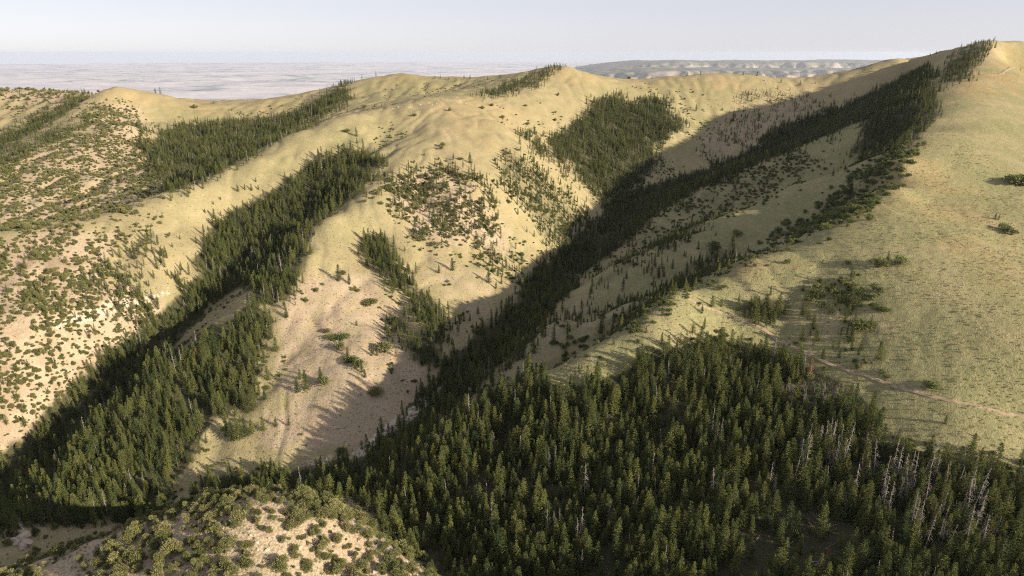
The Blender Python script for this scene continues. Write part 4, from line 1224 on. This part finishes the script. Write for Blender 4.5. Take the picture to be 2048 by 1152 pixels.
# ---------------------------------------------------------------- sagebrush
SAGE = [mats(bush_meshes(800 + k, 1.0, .55, 4, 9, .26, name='sage'), ('stem', 'foliage'), ('bark', 'sage')) for k in range(3)]
def sage_field():
    xs = np.arange(-420, 460, 1.25); ys = np.arange(120, 760, 1.25)
    X, Y = np.meshgrid(xs, ys); X = X.ravel(); Y = Y.ravel()
    X = X + rng.uniform(-.6, .6, X.shape); Y = Y + rng.uniform(-.6, .6, X.shape)
    Z = height(X, Y)
    px, py, dd = proj(X, Y, Z)
    ok = (px > -20) & (px < 2070) & (py < 1180) & visible(X, Y, Z, .5)
    right = in_poly(px, py, GREEN[1][1]) | in_poly(px, py, GREEN[2][1])
    cent = in_poly(px, py, SOIL[2][1]); kn = in_poly(px, py, SOIL[5][1])
    wide = (px < 1100) & (py > 380) & ~cent & ~kn
    den = right * np.clip(.17 + .2 * fbm(X / 30, Y / 30, 3, 15), .03, .45) + cent * .14 + kn * .2 + wide * .13
    den = den * np.clip(1.35 - dd / 720, .15, 1)
    k = ok & (rng.random(len(X)) < den)
    return X[k], Y[k], Z[k]
X, Y, Z = sage_field()
n = len(X)
print('sage', n)
sproto = []
for i, (px, py) in enumerate([(1800, 820), (1900, 760), (1960, 880)]):
    p = pick(px, py)
    sproto.append(place('sagebrush', SAGE[i], (p[0], p[1], p[2] - .05), i * 2.0, (1.3, 1.3, 1.3), 'grey-green sagebrush tuft on the open grass beside the dirt track', 'shrub', 'sagebrush tufts beside the track'))
sc = rng.uniform(.55, 1.25, n) ** 1.2
gn_stuff('sagebrush_cover', X, Y, Z - .03, np.stack([np.zeros(n), np.zeros(n), rng.uniform(0, 6.28, n)], -1), np.stack([sc * rng.uniform(.8, 1.4, n), sc, sc * rng.uniform(.7, 1.2, n)], -1), rng.integers(0, 3, n), variants_objs(sproto), 'grey-green sagebrush tufts covering the right hill', 'sagebrush')

# ---------------------------------------------------------------- far mesas
def mesa(name, x0, x1, y0, y1, step, edge_y, top, label, seed):
    xs = np.arange(x0, x1, step); ys = np.concatenate([np.arange(y0, edge_y + 2600, step * .6), np.linspace(edge_y + 2700, y1, 12)])
    X, Y = np.meshgrid(xs, ys)
    e = edge_y + 900 * fbm(X / 2600, X * 0 + seed, 4, seed) + 330 * np.abs(vnoise(X / 420, Y / 900, seed + 3)) * 2
    t = np.clip((Y - e) / 1300, 0, 1)
    rid = 1 - np.abs(vnoise(X / 230 + .3 * vnoise(Y / 300, X / 300, 4), Y / 800, seed + 5)) * 1.6
    prof = .55 * t ** 1.4 + .45 * np.clip((t - .55) / .12, 0, 1)
    ends = np.sqrt(np.clip((X - x0) / 3600, 0, 1)) * np.clip((x1 - X) / 1500, 0, 1)
    base = PLAIN_Z - 130
    H = (top - base) * (prof * ends) * (.9 + .1 * fbm(X / 3000, Y / 3000, 2, seed + 8))
    H = H - 70 * np.clip(rid, 0, 1) * np.sin(np.pi * np.clip(t, 0, 1)) * ends + 14 * fbm(X / 250, Y / 250, 3, seed + 9) * t
    return mesh_obj(name, grid_mesh(name, X, Y, base + H), M['mesa']), label

def mesa_material():
    m, nt, out = new_mat('mesa')
    bs = N(nt, 'ShaderNodeBsdfPrincipled'); bs.inputs['Roughness'].default_value = .95
    bs.inputs['Specular IOR Level'].default_value = 0.05
    geo = N(nt, 'ShaderNodeNewGeometry')
    co = geo.outputs['Position']
    sx = N(nt, 'ShaderNodeSeparateXYZ'); L(nt, geo.outputs['Normal'], sx.inputs[0])
    st = ramp(nt, sx.outputs[2], .93, .72)
    nz = noise(nt, co, .0025, 6, .65)
    flat = mixc(nt, ramp(nt, nz, .42, .6), (.200, .180, .140), (.070, .085, .060))
    col = mixc(nt, st, flat, mixc(nt, ramp(nt, nz, .4, .65), (.29, .245, .20), (.20, .17, .145)))
    L(nt, col, bs.inputs['Base Color']); L(nt, bs.outputs[0], out.inputs['Surface'])
    return m
M['mesa'] = mesa_material()
for args in (('mesa', 800, 15000, 18000, 26000, 70, 19600, -440, 'pale eroded mesa cliffs on the far plain', 41),
             ('mesa', 2500, 24000, 25000, 36000, 110, 26500, -270, 'long flat-topped plateau behind the eroded mesa', 57)):
    o, lab = mesa(*args)
    tag(o, lab, 'mesa', kind='structure')

# ---------------------------------------------------------------- haze
def haze_box():
    import bmesh
    x0, x1, y0, y1, z0, z1 = -69000, 69000, -69000, 69000, -1000, 75
    bm = bmesh.new()
    bmesh.ops.create_cube(bm, size=1.0)
    for v in bm.verts:
        v.co = Vector(((x0 if v.co.x < 0 else x1), (y0 if v.co.y < 0 else y1), (z0 if v.co.z < 0 else z1)))
    me = bpy.data.meshes.new('haze'); bm.to_mesh(me); bm.free()
    m, nt, out = new_mat('haze')
    pv = N(nt, 'ShaderNodeVolumePrincipled')
    pv.inputs['Color'].default_value = (0.76, 0.86, 1.0, 1)
    pv.inputs['Density'].default_value = 1.2e-5
    pv.inputs['Anisotropy'].default_value = 0.42
    L(nt, pv.outputs[0], out.inputs['Volume'])
    o = mesh_obj('haze', me, m)
    tag(o, 'pale summer haze over the plain and far mesas', 'haze', kind='stuff')
haze_box()
